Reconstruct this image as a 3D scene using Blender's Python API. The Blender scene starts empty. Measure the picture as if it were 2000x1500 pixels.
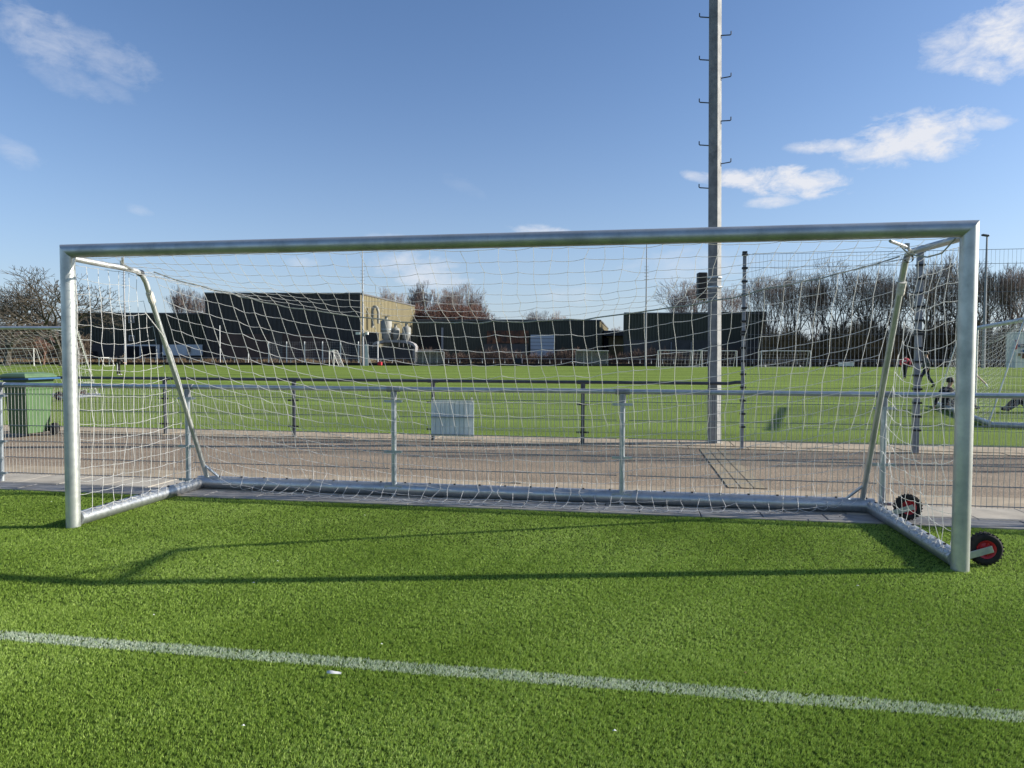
import bpy, math, random
import numpy as np
from mathutils import Vector, Matrix
R = math.radians
rnd = random.Random(7)
scene = bpy.context.scene
C = scene.collection

# ---------------------------------------------------------------- camera
CAM = (1.2931, -5.6076, 1.5758); YAW, PITCH, ROLL, F = -0.16644, -0.03967, 0.00282, 1369.24
fw = Vector((math.sin(YAW)*math.cos(PITCH), math.cos(YAW)*math.cos(PITCH), math.sin(PITCH)))
r0 = Vector((math.cos(YAW), -math.sin(YAW), 0)); u0 = r0.cross(fw)
rv = r0*math.cos(ROLL) + u0*math.sin(ROLL); uv = -r0*math.sin(ROLL) + u0*math.cos(ROLL)
cd = bpy.data.cameras.new('camera'); cam = bpy.data.objects.new('camera', cd); C.objects.link(cam)
cd.sensor_width = 36; cd.lens = 36*F/2000; cd.clip_start = .05; cd.clip_end = 2000
M4 = Matrix((rv, uv, -fw)).transposed().to_4x4(); M4.translation = Vector(CAM); cam.matrix_world = M4
scene.camera = cam
scene.render.resolution_x, scene.render.resolution_y = 1024, 768

def at(x, y, d):
    """point of the place seen at photo position x, y, d metres ahead"""
    k = fw + rv*((x-1000)/F) - uv*((y-750)/F)
    hf = k.x*math.sin(YAW) + k.y*math.cos(YAW)
    return Vector(CAM) + k*(d/hf)
def on(x, d, z=0.0):
    """point z above the ground in the direction of column x, d metres ahead"""
    p = at(x, 695, d); return Vector((p.x, p.y, z))
def hz(x, y, d): return at(x, y, d).z

# ---------------------------------------------------------------- sky and sun
SUN_EL = R(22.0); SUN_AZ = math.atan2(.97516, .2215)     # clockwise from +Y
sun_dir = Vector((math.sin(SUN_AZ)*math.cos(SUN_EL), math.cos(SUN_AZ)*math.cos(SUN_EL), math.sin(SUN_EL)))
w = bpy.data.worlds.new('World'); scene.world = w; w.use_nodes = True
nt = w.node_tree; N = nt.nodes; L = nt.links; N.clear()
out = N.new('ShaderNodeOutputWorld'); bg = N.new('ShaderNodeBackground'); bg.inputs[1].default_value = 0.082
sky = N.new('ShaderNodeTexSky'); sky.sky_type = 'NISHITA'; sky.sun_disc = False
sky.sun_elevation = SUN_EL; sky.sun_rotation = SUN_AZ; sky.air_density = 1.0; sky.dust_density = 1.1; sky.ozone_density = 1.6; sky.altitude = 0
def mth(op, a, b=None, c=None, clamp=False):
    n = N.new('ShaderNodeMath'); n.operation = op; n.use_clamp = clamp
    for i, v in enumerate((a, b, c)):
        if v is None: continue
        if isinstance(v, (int, float)): n.inputs[i].default_value = v
        else: L.new(v, n.inputs[i])
    return n.outputs[0]
tc = N.new('ShaderNodeTexCoord'); sp = N.new('ShaderNodeSeparateXYZ'); L.new(tc.outputs['Generated'], sp.inputs[0])
az = mth('ARCTAN2', sp.outputs[0], sp.outputs[1]); el = mth('ARCSINE', sp.outputs[2])
comb = N.new('ShaderNodeCombineXYZ'); L.new(mth('MULTIPLY', az, 1.0), comb.inputs[0]); L.new(mth('MULTIPLY', el, 2.0), comb.inputs[1])
def noise(scale, detail, rough, off=0.0, dist=0.0):
    n = N.new('ShaderNodeTexNoise'); n.noise_dimensions = '4D'; n.inputs['Scale'].default_value = scale; n.inputs['W'].default_value = off
    n.inputs['Detail'].default_value = detail; n.inputs['Roughness'].default_value = rough; n.inputs['Distortion'].default_value = dist
    L.new(comb.outputs[0], n.inputs['Vector']); return n.outputs[0]
n1 = noise(26, 10, .66, 1.3, .35); n2 = noise(5, 3, .5, 4.0)
# clouds: photo place, half sizes, tilt, density
CL = [(85, 75, 75, 48, .35, .36), (205, 112, 85, 36, .2, .28), (125, 150, 85, 26, .35, .20), (225, 178, 40, 14, .5, .12),
      (25, 298, 48, 22, .35, .26), (278, 412, 24, 10, .2, .22),
      (1985, 70, 100, 66, -.1, 1.0), (1905, 92, 85, 42, .15, .75), (1785, 270, 115, 42, -.04, 1.1), (1640, 284, 85, 12, .06, .8), (1725, 300, 80, 18, .1, .85), (1918, 247, 50, 12, -.05, .8),
      (1550, 356, 95, 25, .10, 1.3), (1440, 350, 56, 14, .16, 1.1), (1508, 395, 48, 10, .0, .75), (1360, 346, 36, 8, .3, .5), (1540, 340, 34, 16, 0, 1.25),
      (828, 532, 85, 32, .15, .6), (1062, 457, 62, 15, .1, .75), (590, 512, 30, 10, 0, .3), (760, 470, 60, 12, 0, .3), (1125, 575, 60, 15, 0, .2), (1350, 520, 120, 30, 0, .25), (905, 365, 45, 14, .5, .08)]
mask = None
for (px, py, sx, sy, tilt, dens) in CL:
    d0 = (at(px, py, 100) - Vector(CAM)).normalized(); a0 = math.atan2(d0.x, d0.y); e0 = math.asin(d0.z)
    r_ = math.hypot(1, math.hypot((px-1000)/F, (py-750)/F)); sa = sx/F/(r_*math.cos(e0))*1.25; se = sy/F/r_*1.35
    da = mth('SUBTRACT', az, a0); de = mth('SUBTRACT', el, e0)
    c_, s_ = math.cos(tilt), math.sin(tilt)
    u = mth('MULTIPLY_ADD', da, c_/sa, mth('MULTIPLY', de, -s_/sa)); v = mth('MULTIPLY_ADD', da, s_/se, mth('MULTIPLY', de, c_/se))
    q = mth('ADD', mth('MULTIPLY', u, u), mth('MULTIPLY', v, v))
    f = mth('MULTIPLY', mth('SUBTRACT', 1.0, q), 1.0)                      # 1 in the middle, 0 at the rim
    f = mth('MULTIPLY', mth('SMOOTHSTEP' if False else 'ADD', mth('MULTIPLY', f, .80), mth('MULTIPLY_ADD', n1, 2.6, -1.42)), dens*1.25, clamp=True)
    f = mth('MULTIPLY', f, mth('MULTIPLY', mth('ADD', mth('MULTIPLY', mth('SUBTRACT', 1.0, q), .9), .55), 1.0, clamp=True))
    f = mth('MAXIMUM', f, 0.0)
    mask = f if mask is None else mth('MAXIMUM', mask, f)
# fair weather clouds over the rest of the sky
away = mth('MULTIPLY', mth('SUBTRACT', mth('ABSOLUTE', mth('SUBTRACT', az, YAW)), .82), 4.0, clamp=True)
gen = mth('MULTIPLY', mth('MULTIPLY', mth('MULTIPLY_ADD', n2, 6.0, -3.5, clamp=True), mth('MULTIPLY_ADD', n1, 3.0, -1.0, clamp=True)), away)
mask = mth('MULTIPLY', mth('MAXIMUM', mask, mth('MULTIPLY', gen, .7)), .96)
hzn = mth('POWER', mth('SUBTRACT', 1.0, mth('ABSOLUTE', sp.outputs[2]), clamp=True), 6.5)
tint = N.new('ShaderNodeMix'); tint.data_type = 'RGBA'; tint.blend_type = 'MULTIPLY'; tint.inputs[0].default_value = 1.0
tint.inputs[7].default_value = (.76, .93, 1.18, 1); L.new(sky.outputs[0], tint.inputs[6])
hm = N.new('ShaderNodeMix'); hm.data_type = 'RGBA'; L.new(mth('MULTIPLY', hzn, .6), hm.inputs[0]); L.new(tint.outputs[2], hm.inputs[6]); hm.inputs[7].default_value = (5.2, 5.8, 7.0, 1)
mx = N.new('ShaderNodeMix'); mx.data_type = 'RGBA'; L.new(mask, mx.inputs[0]); L.new(hm.outputs[2], mx.inputs[6]); mx.inputs[7].default_value = (5.9, 6.05, 6.5, 1)
L.new(mx.outputs[2], bg.inputs[0]); L.new(bg.outputs[0], out.inputs[0])
sd = bpy.data.lights.new('sun', 'SUN'); sd.energy = 5.0; sd.angle = R(.53); sd.color = (1, .93, .82)
so = bpy.data.objects.new('sun', sd); C.objects.link(so); so.rotation_euler = (-sun_dir).to_track_quat('-Z', 'Y').to_euler()
scene.view_settings.view_transform = 'Standard'; scene.view_settings.look = 'None'; scene.view_settings.exposure = 0.75; scene.view_settings.gamma = 1
scene.view_settings.use_curve_mapping = False

# ---------------------------------------------------------------- materials
def mat(name, col, rough=.7, metal=0.0, col2=None, nscale=8.0, ndetail=6, mixlo=.35, mixhi=.65, bump=0.0, bscale=None, bdist=.01, stretch=(1, 1, 1), spec=.5, coord='Object', rvar=0.0):
    m = bpy.data.materials.new(name); m.use_nodes = True; t = m.node_tree; b = t.nodes['Principled BSDF']
    b.inputs['Base Color'].default_value = (*col, 1); b.inputs['Roughness'].default_value = rough; b.inputs['Metallic'].default_value = metal
    b.inputs['Specular IOR Level'].default_value = spec
    if col2 or bump or rvar:
        c = t.nodes.new('ShaderNodeTexCoord'); mp = t.nodes.new('ShaderNodeMapping'); mp.inputs['Scale'].default_value = stretch
        if coord == 'World':
            g = t.nodes.new('ShaderNodeNewGeometry'); t.links.new(g.outputs['Position'], mp.inputs[0])
        else: t.links.new(c.outputs[coord], mp.inputs[0])
        n = t.nodes.new('ShaderNodeTexNoise'); n.inputs['Scale'].default_value = nscale; n.inputs['Detail'].default_value = ndetail; n.inputs['Roughness'].default_value = .6
        t.links.new(mp.outputs[0], n.inputs['Vector'])
    if col2:
        r = t.nodes.new('ShaderNodeValToRGB'); r.color_ramp.elements[0].position = mixlo; r.color_ramp.elements[1].position = mixhi
        r.color_ramp.elements[0].color = (*col, 1); r.color_ramp.elements[1].color = (*col2, 1)
        t.links.new(n.outputs[0], r.inputs[0]); t.links.new(r.outputs[0], b.inputs['Base Color'])
    if rvar:
        mr = t.nodes.new('ShaderNodeMapRange'); mr.inputs[1].default_value = .3; mr.inputs[2].default_value = .7
        mr.inputs[3].default_value = rough-rvar; mr.inputs[4].default_value = rough+rvar; t.links.new(n.outputs[0], mr.inputs[0]); t.links.new(mr.outputs[0], b.inputs['Roughness'])
    if bump:
        n2_ = t.nodes.new('ShaderNodeTexNoise'); n2_.inputs['Scale'].default_value = bscale or nscale*4; n2_.inputs['Detail'].default_value = 4
        t.links.new(mp.outputs[0], n2_.inputs['Vector'])
        bp = t.nodes.new('ShaderNodeBump'); bp.inputs['Strength'].default_value = bump; bp.inputs['Distance'].default_value = bdist
        t.links.new(n2_.outputs[0], bp.inputs['Height']); t.links.new(bp.outputs[0], b.inputs['Normal'])
    return m
M = {}
M['alu'] = mat('brushed_aluminium', (.57, .59, .57), .45, .75, (.38, .40, .39), 6, 8, .45, .8, .06, 60, .002, rvar=.08)
M['alu_dirty'] = mat('weathered_aluminium', (.52, .54, .55), .40, .85, (.36, .38, .40), 4, 8, .45, .75, .10, 40, .002, rvar=.10)
M['galv'] = mat('galvanised_steel', (.46, .50, .53), .42, .75, (.34, .38, .41), 14, 5, .4, .65, .05, 60, .002, rvar=.08)
M['galv_dull'] = mat('dull_galvanised_steel', (.30, .31, .33), .55, .45, (.20, .21, .23), 10, 6, .4, .65, .1, 40, .003)
M['wire'] = mat('galvanised_wire', (.60, .58, .53), .45, .25)
M['dark_steel'] = mat('dark_steel', (.085, .09, .105), .45, .35, (.06, .065, .075), 8, 4)
M['black'] = mat('black_plastic', (.012, .012, .014), .5)
M['rubber'] = mat('rubber', (.006, .006, .007), .85, 0, (.016, .015, .014), 20, 4, bump=.2, bscale=60, bdist=.003)
M['red'] = mat('red_plastic', (.55, .02, .03), .42, 0, (.36, .015, .02), 12, 4)
M['cord'] = mat('net_cord', (.80, .80, .78), .6, 0, (.68, .68, .66), 3, 3)
_t = M['cord'].node_tree; _tr = _t.nodes.new('ShaderNodeBsdfTranslucent'); _tr.inputs[0].default_value = (.8, .8, .78, 1); _ms = _t.nodes.new('ShaderNodeMixShader'); _ms.inputs[0].default_value = .45
_t.links.new(_t.nodes['Principled BSDF'].outputs[0], _ms.inputs[1]); _t.links.new(_tr.outputs[0], _ms.inputs[2]); _t.links.new(_ms.outputs[0], _t.nodes['Material Output'].inputs[0])
M['rope'] = mat('rope', (.42, .42, .36), .8, 0, (.3, .3, .26), 30, 3, bump=.4, bscale=200, bdist=.002)
M['mast'] = mat('mast_steel', (.27, .275, .27), .75, .1, (.19, .195, .20), 6, 8, .35, .65, .2, 60, .003, coord='World')
M['row'] = mat('shaded_wire', (.17, .19, .215), .5, .5)  # same wire metal for the cross wires, shaded side painted in as darker colour
M['tape'] = mat('white_tape', (.62, .60, .52), .6, 0, (.45, .43, .38), 20, 4)
M['tile'] = mat('concrete_tile', (.30, .295, .285), .85, 0, (.21, .205, .20), 7, 9, .35, .7, .3, 90, .003, coord='World')
M['slab'] = mat('concrete_slab', (.41, .375, .31), .85, 0, (.32, .29, .24), 5, 9, .35, .7, .25, 90, .003, coord='World')
M['sand'] = mat('sandy_concrete', (.42, .34, .235), .9, 0, (.30, .24, .165), 6, 9, .35, .68, .35, 60, .006, coord='World')
M['joint'] = mat('dark_joint', (.035, .03, .025), .95)
M['chan'] = mat('mossy_concrete', (.33, .265, .175), .9, 0, (.20, .165, .105), 12, 8, .35, .65, .4, 60, .006, coord='World')
M['earth'] = mat('earth', (.10, .085, .05), .95, 0, (.06, .055, .03), .4, 8, bump=.4, bscale=3, bdist=.05, coord='World')
M['bin'] = mat('bin_green', (.060, .125, .042), .55, 0, (.045, .098, .034), 6, 5)
M['bin_lid'] = mat('bin_lid_green', (.11, .18, .09), .5, 0, (.08, .14, .07), 5, 5)
M['blue'] = mat('blue_plastic', (.02, .085, .21), .5)
M['sign'] = mat('pale_sheet_metal', (.74, .78, .80), .55, .0, (.62, .67, .70), 5, 5)
M['white'] = mat('white_paint', (.72, .72, .70), .5, 0, (.6, .6, .58), 4, 4)
M['whitep'] = mat('white_metal', (.60, .61, .62), .45, .1)
M['hall_black'] = mat('near_black_cladding', (.034, .034, .036), .6, .0, (.026, .026, .028), .3, 4)
M['hall_green'] = mat('dark_green_cladding', (.056, .060, .042), .6, 0, (.042, .046, .032), .3, 4)
M['hall_brown'] = mat('dark_brown_brick', (.090, .058, .050), .85, 0, (.06, .042, .038), .6, 6)
M['hall_grey'] = mat('grey_render', (.085, .08, .075), .85, 0, (.065, .06, .055), .6, 6)
M['beige'] = mat('beige_cladding', (.225, .195, .110), .75, 0, (.20, .172, .098), .25, 5)
M['roof'] = mat('roof_edge', (.10, .10, .10), .6)
M['dark'] = mat('unlit_interior', (.006, .006, .008), .8)
M['door_white'] = mat('roller_door', (.42, .46, .52), .5, .1)
M['glass'] = mat('window_glass', (.05, .06, .07), .12, .0, spec=.8)
M['rust'] = mat('rusty_sheet', (.20, .085, .04), .8, .1, (.055, .035, .028), 1.0, 8, .4, .62)
M['tarp'] = mat('tarpaulin', (.36, .35, .36), .6, 0, (.22, .20, .18), .5, 6)
M['silo'] = mat('silo_steel', (.27, .27, .245), .65, .0, (.20, .20, .18), .6, 5)
M['brick_y'] = mat('yellow_brick', (.34, .27, .13), .85, 0, (.22, .17, .09), 1, 6)
M['roof_tile'] = mat('brown_roof', (.075, .045, .032), .85, 0, (.05, .032, .025), 1, 6)
M['clear'] = mat('cloudy_polycarbonate', (.17, .18, .18), .35); M['clear'].node_tree.nodes['Principled BSDF'].inputs['Alpha'].default_value = .5
M['bark_a'] = mat('grey_brown_bark', (.085, .072, .055), .9, 0, (.05, .042, .034), 2, 4)
M['bark_b'] = mat('rosy_brown_twigs', (.25, .195, .165), .9, 0, (.17, .13, .11), .3, 4)
M['bark_c'] = mat('dark_twigs', (.125, .105, .088), .9, 0, (.06, .05, .043), .3, 4)
M['bark_d'] = mat('reddish_twigs', (.17, .085, .06), .9, 0, (.11, .06, .045), .3, 4)
M['brush_red'] = mat('reddish_brush', (.13, .082, .062), .95, 0, (.06, .042, .034), .5, 5)
M['brush'] = mat('dry_brush', (.21, .145, .08), .95, 0, (.10, .072, .042), .5, 5)
M['brush_dark'] = mat('dark_brush', (.115, .085, .055), .95, 0, (.055, .042, .030), .4, 5)
M['skin'] = mat('skin', (.48, .29, .2), .55); M['hair'] = mat('dark_hair', (.02, .014, .01), .7)
M['cl_black'] = mat('black_cloth', (.012, .012, .014), .9); M['cl_navy'] = mat('navy_cloth', (.014, .018, .035), .9)
M['cl_red'] = mat('red_cloth', (.48, .03, .05), .85); M['cl_grey'] = mat('grey_cloth', (.13, .13, .12), .9, 0, (.03, .03, .03), 6, 3, .48, .52)

def stains(m, scale, lo, hi, mult, stretch=(1, 1, 1)):
    t = m.node_tree; b = t.nodes['Principled BSDF']; src = b.inputs['Base Color'].links[0].from_socket
    g = t.nodes.new('ShaderNodeNewGeometry'); mp = t.nodes.new('ShaderNodeMapping'); mp.inputs['Scale'].default_value = stretch; t.links.new(g.outputs['Position'], mp.inputs[0])
    n = t.nodes.new('ShaderNodeTexNoise'); n.inputs['Scale'].default_value = scale; n.inputs['Detail'].default_value = 8; n.inputs['Roughness'].default_value = .65; t.links.new(mp.outputs[0], n.inputs['Vector'])
    r = t.nodes.new('ShaderNodeMapRange'); r.inputs[1].default_value = lo; r.inputs[2].default_value = hi; r.inputs[3].default_value = 1.0; r.inputs[4].default_value = mult; t.links.new(n.outputs[0], r.inputs[0])
    x = t.nodes.new('ShaderNodeMix'); x.data_type = 'RGBA'; x.blend_type = 'MULTIPLY'; x.inputs[0].default_value = 1; t.links.new(src, x.inputs[6]); t.links.new(r.outputs[0], x.inputs[7]); t.links.new(x.outputs[2], b.inputs['Base Color'])
def turf_mat(name, c1, c2, scale, bumpd, big=True, light=None):
    m = bpy.data.materials.new(name); m.use_nodes = True; t = m.node_tree; b = t.nodes['Principled BSDF']; b.inputs['Roughness'].default_value = .8
    b.inputs['Specular IOR Level'].default_value = .05
    g = t.nodes.new('ShaderNodeNewGeometry'); n = t.nodes.new('ShaderNodeTexNoise'); n.inputs['Scale'].default_value = scale; n.inputs['Detail'].default_value = 6; n.inputs['Roughness'].default_value = .75
    t.links.new(g.outputs['Position'], n.inputs['Vector'])
    r = t.nodes.new('ShaderNodeValToRGB'); r.color_ramp.elements[0].position = .38; r.color_ramp.elements[1].position = .62
    r.color_ramp.elements[0].color = (*c1, 1); r.color_ramp.elements[1].color = (*c2, 1); t.links.new(n.outputs[0], r.inputs[0])
    mp = t.nodes.new('ShaderNodeMapping'); mp.inputs['Rotation'].default_value = (0, 0, R(8)); mp.inputs['Scale'].default_value = (.05, .35, 1); t.links.new(g.outputs['Position'], mp.inputs[0])
    n3 = t.nodes.new('ShaderNodeTexNoise'); n3.inputs['Scale'].default_value = 1; n3.inputs['Detail'].default_value = 5; t.links.new(mp.outputs[0], n3.inputs['Vector'])
    mr = t.nodes.new('ShaderNodeMapRange'); mr.inputs[1].default_value = .3; mr.inputs[2].default_value = .7; mr.inputs[3].default_value = .64; mr.inputs[4].default_value = 1.30; t.links.new(n3.outputs[0], mr.inputs[0])
    mu = t.nodes.new('ShaderNodeMix'); mu.data_type = 'RGBA'; mu.blend_type = 'MULTIPLY'; mu.inputs[0].default_value = 1; t.links.new(r.outputs[0], mu.inputs[6]); t.links.new(mr.outputs[0], mu.inputs[7])
    t.links.new(mu.outputs[2], b.inputs['Base Color'])
    bp = t.nodes.new('ShaderNodeBump'); bp.inputs['Strength'].default_value = .9; bp.inputs['Distance'].default_value = bumpd; t.links.new(n.outputs[0], bp.inputs['Height']); t.links.new(bp.outputs[0], b.inputs['Normal'])
    return m
M['turf_base'] = turf_mat('near_turf_backing', (.040, .068, .010), (.078, .125, .020), 120, .01)
M['turf_far'] = turf_mat('far_turf', (.105, .16, .022), (.21, .285, .062), 22, .04)
def blade_mat(name, a, b_, c):
    m = bpy.data.materials.new(name); m.use_nodes = True; t = m.node_tree; b = t.nodes['Principled BSDF']; b.inputs['Roughness'].default_value = .5; b.inputs['Specular IOR Level'].default_value = .25
    at_ = t.nodes.new('ShaderNodeAttribute'); at_.attribute_name = 'shade'
    r = t.nodes.new('ShaderNodeValToRGB'); r.color_ramp.elements[0].color = (*a, 1); r.color_ramp.elements[1].color = (*c, 1); e = r.color_ramp.elements.new(.55); e.color = (*b_, 1)
    t.links.new(at_.outputs['Fac'], r.inputs[0])
    tr = t.nodes.new('ShaderNodeBsdfTranslucent'); ms = t.nodes.new('ShaderNodeMixShader'); ms.inputs[0].default_value = .30
    t.links.new(r.outputs[0], b.inputs['Base Color']); t.links.new(r.outputs[0], tr.inputs[0])
    t.links.new(b.outputs[0], ms.inputs[1]); t.links.new(tr.outputs[0], ms.inputs[2]); t.links.new(ms.outputs[0], t.nodes['Material Output'].inputs[0])
    return m
M['blade'] = blade_mat('turf_fibres', (.125, .210, .026), (.285, .42, .068), (.49, .63, .19))
M['blade_w'] = blade_mat('painted_turf_fibres', (.33, .43, .27), (.56, .64, .50), (.76, .80, .70))
# aggregate road surface
m = mat('exposed_aggregate', (.12, .088, .058), .9, 0, (.41, .315, .215), 48, 3, .38, .62, .8, 60, .015, coord='World'); M['road'] = m
stains(M['road'], .9, .42, .72, .62, (.5, 1.6, 1)); stains(M['sand'], 1.6, .42, .70, .60); stains(M['slab'], 2.2, .45, .7, .66); stains(M['tile'], 2.2, .45, .7, .68)
stains(M['alu'], 30, .60, .75, .78, (1, 1, .3)); stains(M['alu'], 2.2, .45, .75, .72); stains(M['alu_dirty'], 18, .55, .75, .7); stains(M['mast'], 3, .45, .7, .7)

# ---------------------------------------------------------------- builders
XF = {}
class MB:
    def __init__(s): s.v = []; s.f = []
    def box(s, c, size, rz=0.0, rx=0.0, ry=0.0):
        n = len(s.v); rot = Matrix.Rotation(rz, 3, 'Z') @ Matrix.Rotation(ry, 3, 'Y') @ Matrix.Rotation(rx, 3, 'X'); c = Vector(c)
        for dx in (-.5, .5):
            for dy in (-.5, .5):
                for dz in (-.5, .5): s.v.append(c + rot @ Vector((dx*size[0], dy*size[1], dz*size[2])))
        for q in ((0, 1, 3, 2), (4, 6, 7, 5), (0, 4, 5, 1), (2, 3, 7, 6), (0, 2, 6, 4), (1, 5, 7, 3)): s.f.append(tuple(n+i for i in q))
        return s
    def tube(s, pts, r, n=6, cap=True, phase=0.0, closed=False):
        pts = [Vector(p) for p in pts]; k = len(pts); rr = r if isinstance(r, (list, tuple)) else [r]*k
        b = len(s.v); prev = None
        for i, p in enumerate(pts):
            if closed: t = pts[(i+1) % k]-pts[i-1]
            else: t = (pts[min(i+1, k-1)]-pts[max(i-1, 0)])
            if t.length < 1e-9: t = Vector((0, 0, 1))
            t.normalize()
            if prev is None:
                a = Vector((0, 0, 1)) if abs(t.z) < .9 else Vector((0, 1, 0)); x = t.cross(a).normalized()
            else:
                x = prev - t*prev.dot(t); x = x.normalized() if x.length > 1e-6 else t.orthogonal().normalized()
            prev = x; y = t.cross(x)
            for j in range(n):
                a = 2*math.pi*j/n+phase; s.v.append(p + (x*math.cos(a)+y*math.sin(a))*rr[i])
        for i in range(k if closed else k-1):
            i2 = (i+1) % k
            for j in range(n): s.f.append((b+i*n+j, b+i*n+(j+1) % n, b+i2*n+(j+1) % n, b+i2*n+j))
        if cap and not closed:
            s.f.append(tuple(b+j for j in reversed(range(n)))); s.f.append(tuple(b+(k-1)*n+j for j in range(n)))
        return s
    def quad(s, *p):
        n = len(s.v); s.v += [Vector(q) for q in p]; s.f.append(tuple(range(n, n+len(p)))); return s
    def lathe(s, c, prof, n=20, axis='Z'):
        b = len(s.v); c = Vector(c)
        for (r, h) in prof:
            for j in range(n):
                a = 2*math.pi*j/n; x, y = r*math.cos(a), r*math.sin(a)
                s.v.append(c + (Vector((x, y, h)) if axis == 'Z' else Vector((x, h, y)) if axis == 'Y' else Vector((h, x, y))))
        for i in range(len(prof)-1):
            for j in range(n): s.f.append((b+i*n+j, b+i*n+(j+1) % n, b+(i+1)*n+(j+1) % n, b+(i+1)*n+j))
        return s
    def mesh(s, name, m, smooth=False, off=None):
        me = bpy.data.meshes.new(name); vs = s.v if off is None else [off @ v for v in s.v]
        me.from_pydata([tuple(v) for v in vs], [], s.f); me.materials.append(m)
        if smooth: me.polygons.foreach_set('use_smooth', [True]*len(me.polygons))
        me.update(); return me
    def build(s, name, m, parent=None, smooth=False, local=False, bevel=0):
        off = None
        if parent is not None and not local:
            off = XF.get(parent.name, Matrix()).inverted()
        me = s.mesh(name, m, smooth, off)
        o = bpy.data.objects.new(name, me); C.objects.link(o); o.parent = parent
        if bevel: b = o.modifiers.new('bevel', 'BEVEL'); b.width = bevel; b.segments = 2; b.limit_method = 'ANGLE'
        if smooth:
            pass
        XF[o.name] = XF.get(parent.name, Matrix()) if parent is not None else Matrix()
        return o
def ashade(o, ang=40):
    me = o.data; me.polygons.foreach_set('use_smooth', [True]*len(me.polygons))
    e = o.modifiers.new('edges', 'EDGE_SPLIT'); e.split_angle = R(ang); return o
def tag(o, label=None, cat=None, group=None, kind=None):
    if label: o['label'] = label
    if cat: o['category'] = cat
    if group: o['group'] = group
    if kind: o['kind'] = kind
    return o
def thing(name, loc, label, cat, rz=0.0, group=None):
    o = bpy.data.objects.new(name, None); C.objects.link(o); o.location = loc; o.rotation_euler = (0, 0, rz); o.empty_display_size = .2
    XF[o.name] = Matrix.Translation(Vector(loc)) @ Matrix.Rotation(rz, 4, 'Z'); return tag(o, label, cat, group)
def kids(o): return [c for c in bpy.data.objects if c.parent == o]
CH = {}
def copy_tree(o, loc=None, rz=None, scale=None, parent=None):
    c = o.copy(); C.objects.link(c); c.parent = parent
    if loc is not None: c.location = loc
    if rz is not None: c.rotation_euler = (0, 0, rz)
    if scale is not None: c.scale = scale
    if parent is None and c.animation_data is None: XF[c.name] = Matrix()
    for ch in (CH[o.name] if o.name in CH else CH.setdefault(o.name, kids(o))): copy_tree(ch, parent=c)
    return c

# ================================================================ GROUND
def sheet(name, pts, m, z, parent=None):
    o = MB().quad(*[(p[0], p[1], z) for p in pts]).build(name, m, parent)
    if parent is None: tag(o, kind='structure')
    return o
sheet('ground', [(-700, -60), (700, -60), (700, 900), (-700, 900)], M['earth'], -.06)
near = sheet('near_pitch', [(-60, -50), (60, -50), (60, 1.43), (-60, 1.43)], M['turf_base'], 0)
NL = on(-900, 113); NR = on(3000, 113)
farp = sheet('far_pitch', [(-160, 7.78), (160, 7.78), (NR.x, NR.y), (NL.x, NL.y)], M['turf_far'], 0)
pav = sheet('pavement', [(-60, 1.43), (60, 1.43), (60, 2.42), (-60, 2.42)], M['joint'], -.012)
sheet('sand_strip', [(-60, 2.42), (60, 2.42), (60, 3.04), (-60, 3.04)], M['sand'], 0)
road = sheet('service_path', [(-60, 3.04), (60, 3.04), (60, 6.72), (-60, 6.72)], M['road'], -.004)
edge2 = sheet('far_edging', [(-60, 6.72), (60, 6.72), (60, 7.78), (-60, 7.78)], M['joint'], -.012)

# paving: kerb stones against the turf, small grey tiles, wide pale slabs
def slab_row(name, y0, y1, x0, x1, L_, m, parent, top, gap=.008, start=0.0, jit=.003):
    x = x0+start; protos = {}
    while x < x1:
        ln = L_-gap
        key = rnd.randrange(3)
        if key not in protos:
            b = MB(); e = .006; h = .05; w2, d2 = ln/2, (y1-y0-gap)/2
            lo = [(-w2, -d2, -h), (w2, -d2, -h), (w2, d2, -h), (-w2, d2, -h)]; mid = [(a, c, -e) for a, c, _ in lo]
            hi = [(-w2+e, -d2+e, 0), (w2-e, -d2+e, 0), (w2-e, d2-e, 0), (-w2+e, d2-e, 0)]
            b.v = [Vector(v) for v in lo+mid+hi]
            for i in range(4):
                j = (i+1) % 4; b.f += [(i, j, 4+j, 4+i), (4+i, 4+j, 8+j, 8+i)]
            b.f.append((8, 9, 10, 11)); protos[key] = b.mesh(name, m)
        o = bpy.data.objects.new(name, protos[key]); C.objects.link(o); o.parent = parent
        o.location = (x+L_/2, (y0+y1)/2, top+rnd.uniform(-jit, jit)); o.rotation_euler = (rnd.uniform(-.004, .004), rnd.uniform(-.003, .003), rnd.uniform(-.003, .003))
        x += L_
slab_row('kerb_stone', 1.44, 1.50, -9, 8, 1.0, M['slab'], pav, .012)
slab_row('paving_tile', 1.505, 1.80, -9, 8, .60, M['tile'], pav, .006, start=.2)
slab_row('paving_slab', 1.805, 2.41, -9, 8, .60, M['slab'], pav, .006, start=.45)
slab_row('edging_stone', 6.73, 6.98, -15, 13, 1.0, M['sand'], edge2, .012, start=.3)
slab_row('edging_slab', 6.99, 7.76, -15, 13, .9, M['sand'], edge2, .022, start=.1)
# plank-like concrete channel crossing the path
chb = tag(MB().box((2.697, 4.86, -.004), (.452, 3.52, .012)).build('channel_bed', M['joint'], road), None)
for i in range(3):
    y = 3.1
    while y < 6.5:
        ln = rnd.choice((.55, .6, .65))
        MB().box((2.545+i*.152, y+ln/2, -.0045), (.136, ln-.012, .02), rz=rnd.uniform(-.01, .01)).build('channel_cover', M['chan'], road); y += ln
tag(MB().box((-.18, 2.93, .001), (.30, .05, .008)).build('drain_slot', M['joint'], road))

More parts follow.
